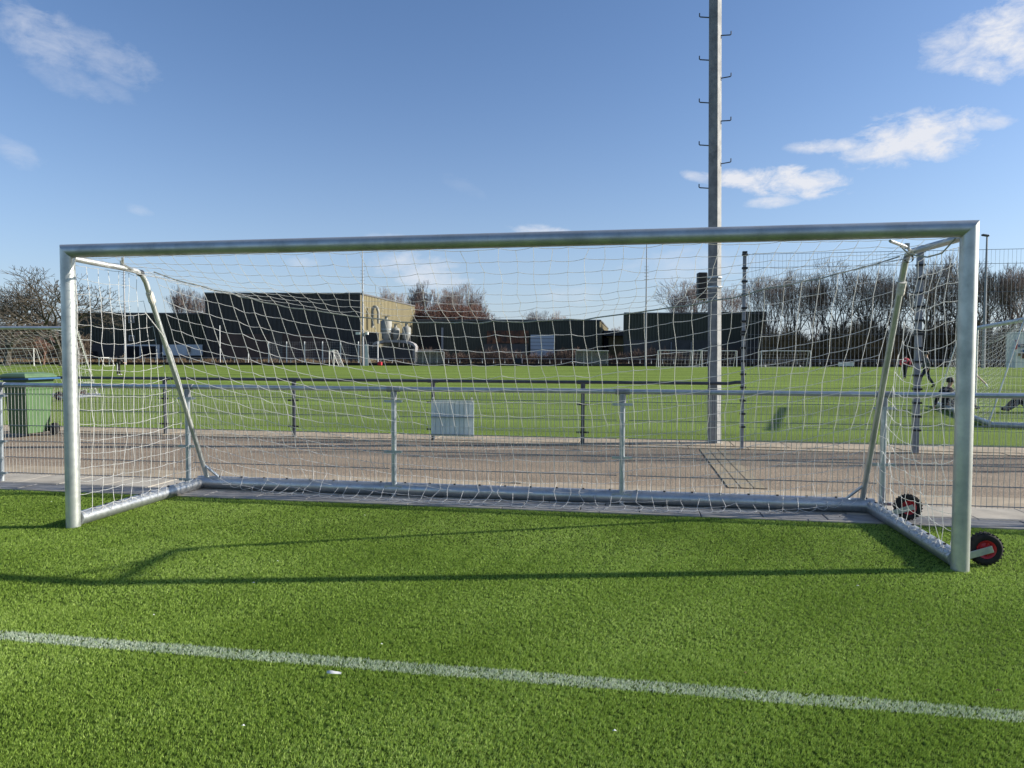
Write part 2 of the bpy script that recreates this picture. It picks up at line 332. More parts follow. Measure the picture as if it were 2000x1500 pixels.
# turf fibres ------------------------------------------------------------
def blades(name, pts, hmin, hmax, wid, m, rng, kind, label=None):
    n = len(pts); ang = rng.uniform(0, 2*np.pi, n); h = rng.uniform(hmin, hmax, n); wd = wid*rng.uniform(.7, 1.3, n)
    lean = rng.uniform(.2, 1.0, n)*h*.75; la = rng.uniform(0, 2*np.pi, n)
    v = np.zeros((n, 3, 3), np.float32); dx, dy = np.cos(ang)*wd/2, np.sin(ang)*wd/2
    v[:, 0, 0] = pts[:, 0]-dx; v[:, 0, 1] = pts[:, 1]-dy; v[:, 1, 0] = pts[:, 0]+dx; v[:, 1, 1] = pts[:, 1]+dy
    v[:, 2, 0] = pts[:, 0]+np.cos(la)*lean + .3*h; v[:, 2, 1] = pts[:, 1]+np.sin(la)*lean; v[:, 2, 2] = h
    me = bpy.data.meshes.new(name); me.vertices.add(3*n); me.vertices.foreach_set('co', v.ravel())
    me.loops.add(3*n); me.loops.foreach_set('vertex_index', np.arange(3*n, dtype=np.int32)); me.polygons.add(n); me.polygons.foreach_set('loop_start', np.arange(0, 3*n, 3, dtype=np.int32))
    me.update(calc_edges=True)
    sh = np.repeat(pts[:, 2] if pts.shape[1] > 2 else rng.uniform(0, 1, n), 3).astype(np.float32)
    a = me.attributes.new('shade', 'FLOAT', 'POINT'); a.data.foreach_set('value', sh)
    me.materials.append(m); o = bpy.data.objects.new(name, me); C.objects.link(o); return o
rng = np.random.default_rng(3)
def cells(y0, y1, dens):
    # field of view footprint with a margin for a step to the side
    def xr(y): dd = y-CAM[1]; return CAM[0]-dd*1.14-1.6, CAM[0]+dd*.66+1.6
    a, b = xr(y1); n = int((b-a)*(y1-y0)*dens); x = rng.uniform(a, b, n); y = rng.uniform(y0, y1, n)
    lo = CAM[0]-(y-CAM[1])*1.14-1.4; hi = CAM[0]+(y-CAM[1])*.66+1.4; k = (x > lo) & (x < hi); return np.stack([x[k], y[k]], 1)
P_ = []
for (y0, y1, dens, nb) in ((-4.5, -3.2, 15000, 4), (-3.2, -1.8, 12000, 4), (-1.8, 0, 6500, 4), (0, 1.43, 5000, 4)):
    tuft = cells(y0, y1, dens); s = rng.uniform(0, 1, len(tuft))
    tt = np.repeat(tuft, nb, 0) + rng.normal(0, .0035, (len(tuft)*nb, 2)); ss = np.clip(np.repeat(s, nb)*.6+rng.uniform(0, .4, len(tt)), 0, 1)
    P_.append(np.column_stack([tt, ss]))
P_ = np.concatenate(P_); P_ = P_[P_[:, 1] < 1.425]
lowf = .10*np.sin(P_[:, 0]*1.9+1.3*np.sin(P_[:, 1]*1.1))+.07*np.sin(P_[:, 1]*3.7+P_[:, 0]*.8)+.06*np.sin(P_[:, 0]*5.3-P_[:, 1]*4.1)+.05*np.sin(P_[:, 0]*13+P_[:, 1]*9)*np.sin(P_[:, 1]*17)
P_[:, 2] = np.clip(P_[:, 2]+lowf*.8, 0, 1)
sx_ = -.33+(P_[:, 1]-.26)*.155       # the seam between two rolls of turf
seam = np.abs(P_[:, 0]-sx_-.005*np.sin(P_[:, 1]*9)) < .008; P_ = P_[~(seam & (rng.uniform(0, 1, len(P_)) < .55))]
edge_n = .003*np.sin(P_[:, 0]*7)+.002*np.sin(P_[:, 0]*31)+rng.normal(0, .004, len(P_))
inl = (np.abs(P_[:, 1]+2.265+edge_n) < .056) & (rng.uniform(0, 1, len(P_)) < .93-.05*np.clip(P_[:, 0], 0, 4))
tag(blades('turf_fibres', P_[~inl], .009, .017, .0032, M['blade'], rng, 'stuff'), 'short green artificial grass of the near pitch', 'artificial grass', kind='stuff')
tag(blades('painted_line', P_[inl], .009, .017, .0032, M['blade_w'], rng, 'structure'), kind='structure')

# faint lines on the far pitch
M['line_far'] = mat('faint_line_paint', (.20, .30, .13), .8)
def gline(pts, wd, name='pitch_line'):
    b = MB()
    for (p, q) in zip(pts[:-1], pts[1:]):
        p = Vector(p); q = Vector(q); t = (q-p).normalized(); n_ = Vector((-t.y, t.x, 0))*wd/2
        b.quad(p-n_, q-n_, q+n_, p+n_)
    for v in b.v: v.z = .004
    return tag(b.build(name, M['line_far']), kind='structure')
def gp(x, y):
    k = fw + rv*((x-1000)/F) - uv*((y-750)/F); return Vector(CAM)+k*(-CAM[2]/k.z)
gline([gp(562, 729), gp(700, 736), gp(1000, 752)], .12)
gline([gp(562, 729), gp(640, 727), gp(800, 724), gp(1000, 722)], .16)
gline([gp(x, 742-14*math.sin((x-700)/360*1.7)) for x in range(700, 1062, 30)], .10)
gline([gp(1300, 752), gp(1560, 745), gp(1800, 741), gp(2100, 738)], .12)

# ================================================================ THE GOAL
PX, GH = 3.715, 2.51
def wob(x, y, z, s=0.0):
    return math.sin(x*2.1+y*3.3+z*1.7+s)*.5+math.sin(x*4.7-y*2.9+z*5.1+s*2.3)*.3+math.sin(x*9.1+z*8.3+y*6.1+s*.7)*.2
def cords(b, grid, r, rows=True, cols=True, sub=2, sag=.006):
    """grid[i][j] -> point or None; draws knotted cords along both directions"""
    def line(seq):
        run = []
        for p in seq+[None]:
            if p is None:
                if len(run) > 1:
                    q = []
                    for a, c in zip(run[:-1], run[1:]):
                        q.append(a)
                        for k in range(1, sub):
                            t = k/sub; mpt = a.lerp(c, t); mpt.z -= sag*math.sin(math.pi*t); q.append(mpt)
                    q.append(run[-1]); b.tube(q, r, 3, cap=False)
                run = []
            else: run.append(p)
    ni, nj = len(grid), len(grid[0])
    if rows:
        for j in range(nj): line([grid[i][j] for i in range(ni)])
    if cols:
        for i in range(ni): line(list(grid[i]))

def ropez(x): return 1.895+.0425*x*x
def make_goal(root, loose=1.0, mesh=.145, detail=True, seed=1, cr=.0026, W=PX, D=1.93, tube_r=.06, net=True):
    rr = random.Random(seed); loc = lambda b, n, m, **k: b.build(n, m, root, local=True, **k)
    def jit(a): return Vector((rr.gauss(0, a), rr.gauss(0, a), rr.gauss(0, a)))
    n = 28 if detail else 10
    cb = MB()
    # mitred crossbar
    nn = n; base = 0
    for sx in (-1, 1):
        for j in range(nn):
            a = 2*math.pi*j/nn; y = math.cos(a)*tube_r; z = math.sin(a)*tube_r
            cb.v.append(Vector((sx*(W+z), y, GH+z)))
    for j in range(nn): cb.f.append((j, (j+1) % nn, nn+(j+1) % nn, nn+j))
    ashade(loc(cb, 'crossbar', M['alu']))
    for sx in (-1, 1):
        p = MB()
        for j in range(nn):
            a = 2*math.pi*j/nn; y = math.cos(a)*tube_r; z = math.sin(a)*tube_r; p.v.append(Vector((sx*(W+z), y, GH+z)))
        for j in range(nn):
            a = 2*math.pi*j/nn; y = math.cos(a)*tube_r; x = math.sin(a)*tube_r; p.v.append(Vector((sx*(W+x+(.012 if sx > 0 else -.012)*0), y, .004)))
        for j in range(nn): p.f.append((j, (j+1) % nn, nn+(j+1) % nn, nn+j))
        p.f.append(tuple(range(nn, 2*nn)))
        ashade(loc(p, 'post', M['alu']))
        ashade(loc(MB().tube([(sx*W, .055, .068), (sx*(W-.01), D-.02, .068)], .064, n), 'side_bar', M['alu_dirty']))
        # net support: foot on the rear bar, straight pole, bend, arm to the post head
        xb = sx*(W-.09); xe = sx*(W-.115)
        pole = [(xb, D, .12), (xe, .93, 2.22), (xe, .885, 2.32), (xe-sx*0, .83, 2.385), (xe, .74, 2.42), (sx*(W-.09), .55, 2.432), (sx*(W-.05), .25, 2.44), (sx*(W-.02), .05, 2.45)]
        if sx > 0: pole = [pole[0]]+[(a_, b_, min(2.455, c_+.055)) for a_, b_, c_ in pole[1:]]
        ashade(loc(MB().tube(pole, .027, 14 if detail else 6), 'net_support', M['alu']))
        loc(MB().box((sx*(W-.31), .30, 2.438), (.035, .008, .045)).tube([(xe, .70, 2.425), (sx*(W-.3), .32, 2.43), (sx*(W-.52), .04, 2.44)], .012, 6), 'support_brace', M['alu_dirty'])
        loc(MB().tube([(xb-sx*.005, D-.08, .30), (xb-sx*.17, D, .125)], .016, 6), 'foot_brace', M['galv'])
        if detail:
            loc(MB().tube([(xe, .985-.2*k/10*.0-(.0), 2.10+.014*k) if False else (xe, .93+(2.22-z_)*.51, z_) for k in range(9) for z_ in (2.12+.013*k,)], [.033+.004*rr.random() for _ in range(9)], 12), 'tape_wrap', M['tape'])
            loc(MB().lathe((xe, .80, 2.405), [(.033, -.022), (.034, -.01), (.034, .01), (.033, .022)], 14, 'Y'), 'strap', M['black'])
    ashade(loc(MB().tube([(-W-.02, D, .078), (W+.02, D, .078)], .072, n), 'rear_bar', M['alu_dirty']))
    if detail:
        for sx in (-1, 1):   # weld collars where the bars meet
            loc(MB().lathe((sx*W, D-.16, .068), [(.0655, -.01), (.0675, -.005), (.0675, .005), (.0655, .01)], 20, 'Y'), 'bar_collar', M['alu_dirty'])
    if not net: return
    # ---- top net, crossbar down to the sagging rope
    nx = int(round(2*(W-.13)/mesh)); nt_ = 8 if detail else 6
    b = MB(); g = []
    for i in range(nx+1):
        x = -(W-.13)+2*(W-.13)*i/nx; col = []
        for j in range(nt_+1):
            t = j/nt_; y = .05+(.93+.07*math.cos(x*.43))*t*.99; e = abs(x)/(W-.13)
            z0 = GH-.062; z = z0+(ropez(x)-z0)*(t**(1.0-.15*e)) - .045*math.sin(math.pi*t)
            drift = -.10*t+.05*wob(x, t*2, 0, seed)*t
            p = Vector((x+drift*(1-e**6), y, z))+jit(.007)
            p.z += .02*wob(x, y*2, z, seed+1)*math.sin(math.pi*t); p.x += .012*wob(x*3, y*5, z*3, seed+2)
            col.append(p)
        g.append(col)
    cords(b, g, cr*.85, sub=3, sag=.005)
    loc(b, 'top_net', M['cord'])
    # rope along the back of the top net
    b = MB().tube([g[i][nt_] + Vector((0, .003, 0)) for i in range(nx+1)], .0066, 5); loc(b, 'net_rope', M['rope'])
    # ---- back net
    nb = 17; st = .1485; b = MB(); g2 = []
    for i in range(nx+1):
        top = g[i][nt_]; x = top.x; e = abs(x)/(W-.13); col = [top.copy()]
        xb_ = (-(W-.13)+2*(W-.13)*i/nx); foot = Vector((xb_, D+.03, .155)); LL = (foot-top).length
        for j in range(1, nb+1):
            sl = j*st
            if sl < LL:
                t = sl/LL; p = top.lerp(foot, t); p.y += .09*math.sin(math.pi*t)*(1-.5*e)*loose; p.z -= .03*math.sin(math.pi*t)
                p.x += .016*wob(x*1.5, t*6, 0, seed+4)*loose; p.z += .014*wob(x, t*5, 1, seed+5)*loose; p += jit(.005)
            else:
                r_ = sl-LL
                if r_ < .14: a_ = r_/.14*1.9; p = Vector((xb_, D+.03-.03-.078*math.sin(a_)+.0, .078+.078*math.cos(a_)))
                else:
                    q_ = r_-.14; p = Vector((xb_, D-.085-min(.30, q_*.85), max(.022, .07-q_*.5)))
                p += Vector((rr.gauss(0, .022), rr.gauss(0, .014), abs(rr.gauss(0, .008))))
            col.append(p)
        g2.append(col)
    for i in range(nx):      # loops of the hem
        p0_, p1_ = g2[i][nb], g2[i+1][nb]; mid = (p0_+p1_)/2+Vector((rr.gauss(0, .012), -.045-.03*rr.random(), 0)); mid.z = max(.018, mid.z-.03)
        b.tube([p0_, p0_.lerp(mid, .5)+Vector((-.015, -.006, 0)), mid, p1_.lerp(mid, .5)+Vector((.015, -.006, 0)), p1_], cr, 3, cap=False)
    cords(b, g2, cr*1.12, sub=2, sag=.004)
    loc(b, 'back_net', M['cord'])
    # ---- side nets
    for sx in (-1, 1):
        b = MB(); g3 = []; ny = int(D/mesh)+1; nz = int(2.42/mesh)+1; lo = loose*(1.0 if sx < 0 else 1.9)
        for i in range(ny+1):
            y = .06+(D-.06)*i/ny; col = []
            for j in range(nz+1):
                z = .15+(2.40-.15)*j/nz
                ymax = D+(.90-D)*(z-.12)/(2.28-.12)      # the pole's line
                if y > ymax+mesh*.6: col.append(None); continue
                yy = min(y, ymax)
                bell = math.sin(math.pi*min(1, max(0, yy/ymax)))*math.sin(math.pi*(z-.1)/2.35)
                p = Vector((sx*(W-.03), yy, z)); p.x += -sx*.05*bell*lo+.02*lo*wob(y*2, z*2, 0, seed+sx)*bell
                p.z += lo*(.018*wob(y, z*2, 3, seed+6)-.055*bell); p.y += lo*.03*wob(y*2, z*1.3, 5, seed+7)*bell
                if j == 0: p.z = .14+rr.uniform(-.01, .02); p.y += rr.gauss(0, .02)
                col.append(p+jit(.005*lo))
            g3.append(col)
        cords(b, g3, cr, sub=3, sag=.006)
        # scalloped hem on the bar
        for i in range(ny):
            y = .06+(D-.06)*i/ny; pts = []
            for k in range(7):
                t = k/6; a = math.sin(math.pi*t); pts.append(Vector((sx*(W-.03)-sx*(.035*a+.002), y+(D/ny)*t, .135-.045*a*(.5+rr.random()*.7))))
            b.tube(pts, cr, 3, cap=False)
        loc(b, 'side_net', M['cord'])
    if detail:
        # black net clips along the bars
        cm = MB().box((0, 0, 0), (.022, .016, .012)).mesh('net_clip', M['black'])
        def clip(p, rz=0):
            o = bpy.data.objects.new('net_clip', cm); C.objects.link(o); o.parent = root; o.location = p; o.rotation_euler = (0, 0, rz)
        for k in range(26): clip((-W+.25+k*.285, D-.01, .153), rr.uniform(-.2, .2))
        for k in range(11): clip((W-.005, .25+k*.155, .134), R(90)); clip((-W+.005, .25+k*.155, .134), R(90))
        # loose cord under the right corner
        loc(MB().tube([(W-.40, .22, 2.44), (W-.33, .2, 2.36), (W-.22, .15, 2.33), (W-.14, .1, 2.35), (W-.07, .05, 2.45)], .006, 6), 'loose_rope', M['rope'])
        loc(MB().tube([(-W+.24, .70, 2.0-.18*k+.0) for k in range(1)] + [(-W+.13, 1.10, 1.80), (-W+.16, 1.2, 1.62), (-W+.15, 1.36, 1.30), (-W+.13, 1.50, .98)], .005, 5), 'loose_rope', M['cord'])

goal = thing('football_goal', (0, 0, 0), 'large portable aluminium goal with white net and two red wheels in the foreground', 'football goal')
make_goal(goal)
def wheel(y):
    c = Vector((PX+.240, y, .130)); n = 40; q_ = .93
    prof = [(.072, -.026), (.080, -.033), (.105, -.038), (.122, -.033), (.130, -.018), (.132, 0), (.130, .018), (.122, .033), (.105, .038), (.080, .033), (.072, .026)]
    t = MB().lathe(c, [(a_*q_, b_) for a_, b_ in prof], n, 'Y')
    for k in range(26):     # tread lugs
        a = 2*math.pi*k/26
        for s in (-1, 1): t.box(c+Vector((math.cos(a+.06*s)*.120, .016*s, math.sin(a+.06*s)*.120)), (.010, .026, .012), ry=-a)
    wh = MB().lathe(c, [(a_*q_, b_) for a_, b_ in [(.0, -.028), (.018, -.028), (.018, -.02), (.050, -.012), (.062, -.030), (.074, -.034), (.074, .034), (.0, .030)]], 28, 'Y').build('wheel', M['red'], goal)
    ashade(wh); ashade(t.build('tyre', M['rubber'], wh), 50)
    for k in range(5):
        a = 2*math.pi*k/5; MB().box(c+Vector((math.cos(a)*.034, -.022, math.sin(a)*.034)), (.034, .008, .010), ry=-a).build('spoke', M['red'], wh)
    dirv = (c-Vector((PX+.03, y-.05, .055))); ang = math.atan2(dirv.z, dirv.x); mid = (c+Vector((PX+.03, y-.05, .055)))/2+Vector((.01, -.028, .004)); ln = math.hypot(dirv.x, dirv.z)+.05
    br = MB().box(mid, (ln, .006, .052), ry=-ang).build('wheel_bracket', M['galv'], goal, bevel=.002)
    MB().lathe(c+Vector((0, -.052, 0)), [(.0, -.006), (.010, -.006), (.010, .004)], 8, 'Y').build('bolt', M['galv'], br)
    MB().tube([c+Vector((0, -.05, 0)), c+Vector((0, .045, 0))], .008, 8).build('axle', M['galv'], goal)
    MB().box((PX+.06, y, .05), (.10, .06, .04)).build('bracket_mount', M['galv'], goal)
wheel(.17); wheel(1.66)

# ================================================================ FENCES
def mesh_panel(x0, x1, y, z0, z1, rows, vs, r, m, parent, top_ext=.03, dbl=True, hm_=None):
    b = MB(); x = x0
    while x <= x1: b.tube([(x, y, z0-.02), (x, y, z1+top_ext)], r*.85, 3, cap=False, phase=.4); x += vs
    o = tag(b.build('mesh_panel', m, parent), kind='stuff'); b = MB()
    for z in rows:
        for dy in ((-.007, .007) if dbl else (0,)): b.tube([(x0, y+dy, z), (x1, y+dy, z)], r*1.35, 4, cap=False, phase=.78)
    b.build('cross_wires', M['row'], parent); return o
f1 = thing('rail_fence', (0, 1.9, 0), 'bright galvanised rail fence with wire mesh directly behind the goal', 'fence')
posts = [-14.03, -11.49, -8.95, -6.41, -3.85, -1.31, 1.22, 3.80, 6.35, 8.90, 11.45]
rows1 = [.115, .31, .51, .705, .90, 1.095]
for x in posts:
    ashade(MB().tube([(x, 1.9, -.02), (x, 1.9, 1.175)], .030, 16).build('post', M['galv'], f1))
    k = ashade(MB().tube([(x, 1.9, 1.07), (x, 1.9, 1.17)], .036, 14).tube([(x-.075, 1.9, 1.205), (x+.075, 1.9, 1.205)], .033, 14).build('tee_fitting', M['galv_dull'], f1))
    for z in (.115, .51, 1.075):
        MB().box((x, 1.868, z-.005), (.21, .007, .028)).box((x-.085, 1.885, z-.005), (.03, .05, .02)).box((x+.085, 1.885, z-.005), (.03, .05, .02)).build('clamp', M['galv'], f1)
ashade(MB().tube([(posts[0], 1.9, 1.205), (posts[-1], 1.9, 1.205)], .0265, 16).build('top_rail', M['galv'], f1))
for a, b_ in zip(posts[:-1], posts[1:]):
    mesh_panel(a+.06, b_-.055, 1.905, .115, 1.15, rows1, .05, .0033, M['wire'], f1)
YB = 6.95
f2 = thing('rail_fence', (0, YB, 0), 'dark rail fence with wire mesh on the far side of the path', 'fence')
posts2 = [-18.8, -16.05, -13.3, -10.55, -7.8, -5.06, -2.30, .47]
for x in posts2:
    MB().tube([(x, YB, -.02), (x, YB, 1.10)], .034, 12).build('post', M['dark_steel'], f2)
    MB().tube([(x, YB, 1.0), (x, YB, 1.10)], .042, 10).tube([(x-.10, YB, 1.115), (x+.10, YB, 1.115)], .037, 10).build('tee_fitting', M['dark_steel'], f2)
    for z in (.72, .22): MB().box((x, YB-.035, z), (.22, .012, .03)).build('clamp', M['black'], f2)
MB().tube([(posts2[0], YB, 1.115), (2.98, YB, 1.115), (3.10, YB, 1.135), (3.19, YB-.06, 1.14)], .030, 10).build('top_rail', M['dark_steel'], f2)
for a, b_ in zip(posts2, posts2[1:]+[3.16]):
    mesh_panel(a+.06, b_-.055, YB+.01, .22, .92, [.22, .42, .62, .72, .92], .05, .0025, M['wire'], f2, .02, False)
YT = 6.80
f3 = thing('tall_mesh_fence', (0, YT, 0), 'tall wire mesh fence with black clips beside the floodlight mast', 'fence')
posts3 = [3.19, 5.93, 8.68, 11.42, 14.16]
rows3 = [.16+.224*k for k in range(15)]
for n_, x in enumerate(posts3):
    wd = .055 if n_ == 0 else .085
    MB().box((x, YT, 1.66), (wd, wd, 3.34)).build('post', M['galv_dull'], f3, bevel=.004)
    MB().box((x, YT, 3.34), (wd+.02, wd+.02, .03)).build('post_cap', M['black'], f3)
    for z in rows3[1:] + [2.0]: MB().box((x, YT-.02, z), (wd+.035, wd+.02, .032)).build('clip', M['black'], f3)
for a, b_ in zip(posts3[:-1], posts3[1:]):
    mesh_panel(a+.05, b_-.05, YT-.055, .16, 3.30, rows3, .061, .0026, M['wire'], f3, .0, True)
# pale corrugated sheet on the fence behind the net
sg = thing('sheet_sign', (-.645, 1.93, .48), 'blank pale grey ribbed sheet sign fixed to the fence behind the net', 'sign')
b = MB(); x = -.885
for k in range(9): b.box((x+.0267+k*.0535, 1.932, .885), (.046, .008, .385))
b.box((-.645, 1.939, .885), (.49, .004, .40)); b.build('sheet', M['sign'], sg)
for x in (-.865, -.425): MB().box((x, 1.925, 1.095), (.014, .01, .05)).build('hanger', M['white'], sg)
# ================================================================ BIN
ZB = 1.13
bn = thing('wheelie_bin', (-10.2, 6.2, 0), 'green wheelie bin with pale green lid and blue liner by the path', 'bin')
b = MB(); bx, by = -10.22, 6.26
def ringq(b, cx, cy, hx, hy, z):
    z *= ZB 
    b.v += [Vector((cx-hx, cy-hy, z)), Vector((cx+hx, cy-hy, z)), Vector((cx+hx, cy+hy, z)), Vector((cx-hx, cy+hy, z))]
for (hx, hy, z) in ((.20, .25, .06), (.235, .31, .80), (.245, .32, .81), (.25, .33, .97), (.275, .355, .975), (.275, .355, 1.0)): ringq(b, bx, by, hx, hy, z)
for i in range(5):
    for j in range(4): b.f.append((i*4+j, i*4+(j+1) % 4, i*4+4+(j+1) % 4, i*4+4+j))
b.f.append((3, 2, 1, 0)); b.build('bin_body', M['bin'], bn, bevel=.012)
b = MB(); 
for (hx, hy, z) in ((.29, .37, 1.005), (.30, .38, 1.03), (.24, .33, 1.075), (.12, .2, 1.095)): ringq(b, bx+.01, by-.02, hx, hy, z)
for i in range(3):
    for j in range(4): b.f.append((i*4+j, i*4+(j+1) % 4, i*4+4+(j+1) % 4, i*4+4+j))
b.f.append((12, 13, 14, 15)); b.f.append((3, 2, 1, 0)); b.build('lid', M['bin_lid'], bn, bevel=.008)
MB().box((bx+.05, by-.02, .985*ZB), (.66, .76, .035), ry=-.02).build('liner', M['blue'], bn, bevel=.01)
MB().tube([(bx-.2, by+.39, .97*ZB), (bx+.2, by+.39, .97*ZB)], .015, 8).build('handle', M['black'], bn)
MB().tube([(bx-.27, by+.28, .13), (bx+.30, by+.28, .13)], .012, 8).build('axle', M['black'], bn)
for s in (-1, 1): ashade(MB().lathe((bx+s*.29, by+.28, .12), [(0, -.025), (.10, -.025), (.12, -.015), (.12, .015), (.10, .025), (0, .025)], 24, 'X').build('wheel', M['rubber'], bn))
# ================================================================ FLOODLIGHT MAST
mst = thing('floodlight_mast', (2.81, 7.42, 0), 'thick square sided grey floodlight mast with climbing pegs beside the path', 'mast')
dm = 13.1
b = MB().tube([(2.81, 7.42, -.05), (2.60, 7.42, 18)], [.128, .098], 4, phase=R(195.3)); b.build('mast_pole', M['mast'], mst)
MB().lathe((2.81, 7.42, 0), [(.15, -.01), (.15, .03), (.13, .035)], 8).build('base_collar', M['slab'], mst)
for k in range(16):
    side = -1 if k % 2 == 0 else 1
    y_ = 379-80.2*(k//2) if side < 0 else 333-80.4*(k//2)
    if k > 14: break
    p = at(1383 if side < 0 else 1405, y_, dm); z = p.z; rad = .118-.03*z/18
    a = rv*side; cx = Vector((2.81-.21*z/18, 7.42, 0)); s0 = cx+a*rad*.96; s0.z = z-.012; s1 = s0+a*.165; s1.z = z-.002+(.02 if side > 0 and k % 4 == 1 else 0); s2 = s1+a*.012+Vector((0, 0, .01)); s3 = s2+Vector((0, 0, .055))
    s00 = s0-Vector((0, 0, .05))
    MB().tube([s00, s0, s1, s2, s3], .0105, 6).build('climbing_peg', M['dark_steel'], mst)
for y_ in (548, 566): 
    z = hz(1395, y_, dm); MB().lathe((2.81-.21*z/18, 7.42, z), [(.129, -.012), (.129, .012)], 16).build('band', M['galv'], mst)
fl = MB().box((2.60, 7.42, 17.6), (2.4, .12, .12)).build('crossarm', M['galv_dull'], mst)
for s in (-1, 0, 1): MB().box((2.60+s*.9, 7.25, 17.8), (.6, .3, .5), rx=.5).build('floodlight', M['galv_dull'], mst)
spk = thing('loudspeaker', at(1371, 558, dm), 'slim black loudspeaker box bracketed to the left side of the floodlight mast', 'loudspeaker')
c = at(1371, 559, dm); MB().box(c, (.175, .16, .50), rz=-YAW).build('cabinet', M['black'], spk, bevel=.02)
MB().tube([c+rv*.05-uv*.25, c+rv*.09-uv*.31, c+rv*.14-uv*.27], .012, 6).build('cable', M['black'], spk)
for dz in (.02, .13, -.05): MB().box(c+rv*.145+Vector((0, 0, dz)), (.14, .05, .035), rz=-YAW).build('bracket', M['black'], spk)

# ================================================================ OTHER GOALS
gl = thing('football_goal', (0, 0, 0), 'aluminium goal with white net at the left edge beyond the green bin', 'football goal', group=None)
p = on(128, 24.3); gl.location = (p.x-rv.x*PX, p.y-rv.y*PX, 0); gl.rotation_euler = (0, 0, -YAW)
make_goal(gl, mesh=.19, detail=False, seed=5, cr=.0036)
for y_ in (.25, 1.6):
    wh = ashade(MB().lathe((PX-.22, y_-.3, .16), [(0, -.03), (.07, -.03), (.075, .03), (0, .03)], 16, 'Y').build('wheel', M['red'], gl, local=True))
    t_ = MB().lathe((PX-.22, y_-.3, .16), [(.07, -.03), (.12, -.05), (.15, -.03), (.15, .03), (.12, .05), (.07, .03)], 18, 'Y').build('tyre', M['rubber'], wh, local=True)
    MB().box((PX-.12, y_-.36, .12), (.24, .02, .06), ry=.3).build('wheel_bracket', M['galv'], gl, local=True)
gr = thing('football_goal', (0, 0, 0), 'aluminium goal seen edge on at the right edge behind the tall fence', 'football goal')
F1 = Vector((12.1, 18.7, 0)); F2 = Vector((10.35, 11.47, 0)); cc = (F1+F2)/2; an = math.atan2((F1-F2).y, (F1-F2).x)
gr.scale = (1, .55, 1); gr.location = cc; gr.rotation_euler = (0, 0, an)      # local +x runs from near end to far end, the net on the camera side (+y)
make_goal(gr, mesh=.19, detail=False, seed=9, cr=.0032)

def small_goal(pts_front, h, depth_vec, label, name='football_goal', r=.06, m=None, group=None, net=True):
    a, b_ = pts_front; g_ = thing(name, (a+b_)/2, label, 'football goal', group=group); m = m or M['white']
    up = Vector((0, 0, h)); MB().tube([a+up, b_+up], r, 6).build('crossbar', m, g_)
    for q in (a, b_):
        MB().tube([q, q+up], r, 6).build('post', m, g_)
        MB().tube([q+up, q+depth_vec*.35+up*.98, q+depth_vec], r*.6, 5).build('net_support', m, g_)
    MB().tube([a+depth_vec, b_+depth_vec], r*.6, 5).build('rear_bar', m, g_)
    if not net: return g_
    nb = MB(); L_ = (b_-a).length; k = int(L_/.5)
    for i in range(k+1):
        q = a.lerp(b_, i/k); nb.tube([q+up, q+depth_vec*.35+up*.97, q+depth_vec], .006, 3, cap=False)
    for t in (.2, .4, .6, .8):
        o_ = (depth_vec*.35+up*.98).lerp(depth_vec, t); nb.tube([a+o_, b_+o_], .006, 3, cap=False)
    nb.build('net', M['cord'], g_); return g_
away_v = Vector((fw.x, fw.y, 0)).normalized()
small_goal((on(-40, 98), on(66, 98)), 2.45, away_v*1.6, 'white goal at the far left end of the field seen below the nearer crossbar')
small_goal((on(1286, 104), on(1371, 104)), 2.5, away_v*1.6, 'grey goal at the far side left of the pair behind the mast', m=M['whitep'])
small_goal((on(1352, 109), on(1439, 109)), 2.5, away_v*1.6, 'grey goal at the far side right of the pair behind the mast', m=M['whitep'])
small_goal((on(1487, 107), on(1583, 107)), 2.5, away_v*1.6, 'grey goal at the far side in front of the wood', m=M['whitep'])
small_goal((on(643, 108), on(652, 102)), 2.4, rv*1.4+away_v*.2, 'white goal seen edge on before the netting of the black hall', m=M['white'])
small_goal((on(193, 100), on(213, 103)), 1.2, rv*.8, 'small white training goal near the left far corner of the field', r=.05, net=False)

# ================================================================ FAR POLES
def light_pole(px, ytop, d, label, head=True, r0_=.16, r1_=.07, up_=0):
    p = on(px, d); h = hz(px, ytop, d); t = thing('light_pole', p, label, 'light pole')
    MB().tube([p, p+Vector((0, 0, h*.5)), p+Vector((0, 0, h))], [r0_, (r0_+r1_)/2, r1_], 8).build('pole', M['galv_dull'], t)
    if head:
        MB().box(p+Vector((0, 0, h-.05))-rv*.25, (1.0, .5, .28), rz=-YAW, ry=.15).build('lamp_head', M['dark_steel'], t, bevel=.08)
        for k in range(5): MB().tube([p+Vector((0, 0, h*.80-k*.5))-rv*.35, p+Vector((0, 0, h*.80-k*.5))+rv*.35], .03, 4).build('peg', M['galv'], t)
    return t
light_pole(245, 492, 112, 'thin far light pole on the left in front of the low dark building')
t = light_pole(709, 482, 111, 'thin far light pole in front of the corner of the black hall', r0_=.2)
p = on(716, 110.5); MB().box(p+Vector((0, 0, 1.7)), (.5, .4, 3.4), rz=-YAW).build('cabinet', M['galv'], t)
MB().box(on(700, 111, 5.1), (.7, .4, .4)).box(on(717, 111, 5.1), (.4, .4, .4)).build('lamp_head', M['white'], t)
light_pole(1261, 472, 112, 'thin far light pole left of the thick square mast in front of the right hall')
light_pole(1921, 459, 104, 'far light pole with a flat lamp head just right of the goal post', r0_=.30, r1_=.12)

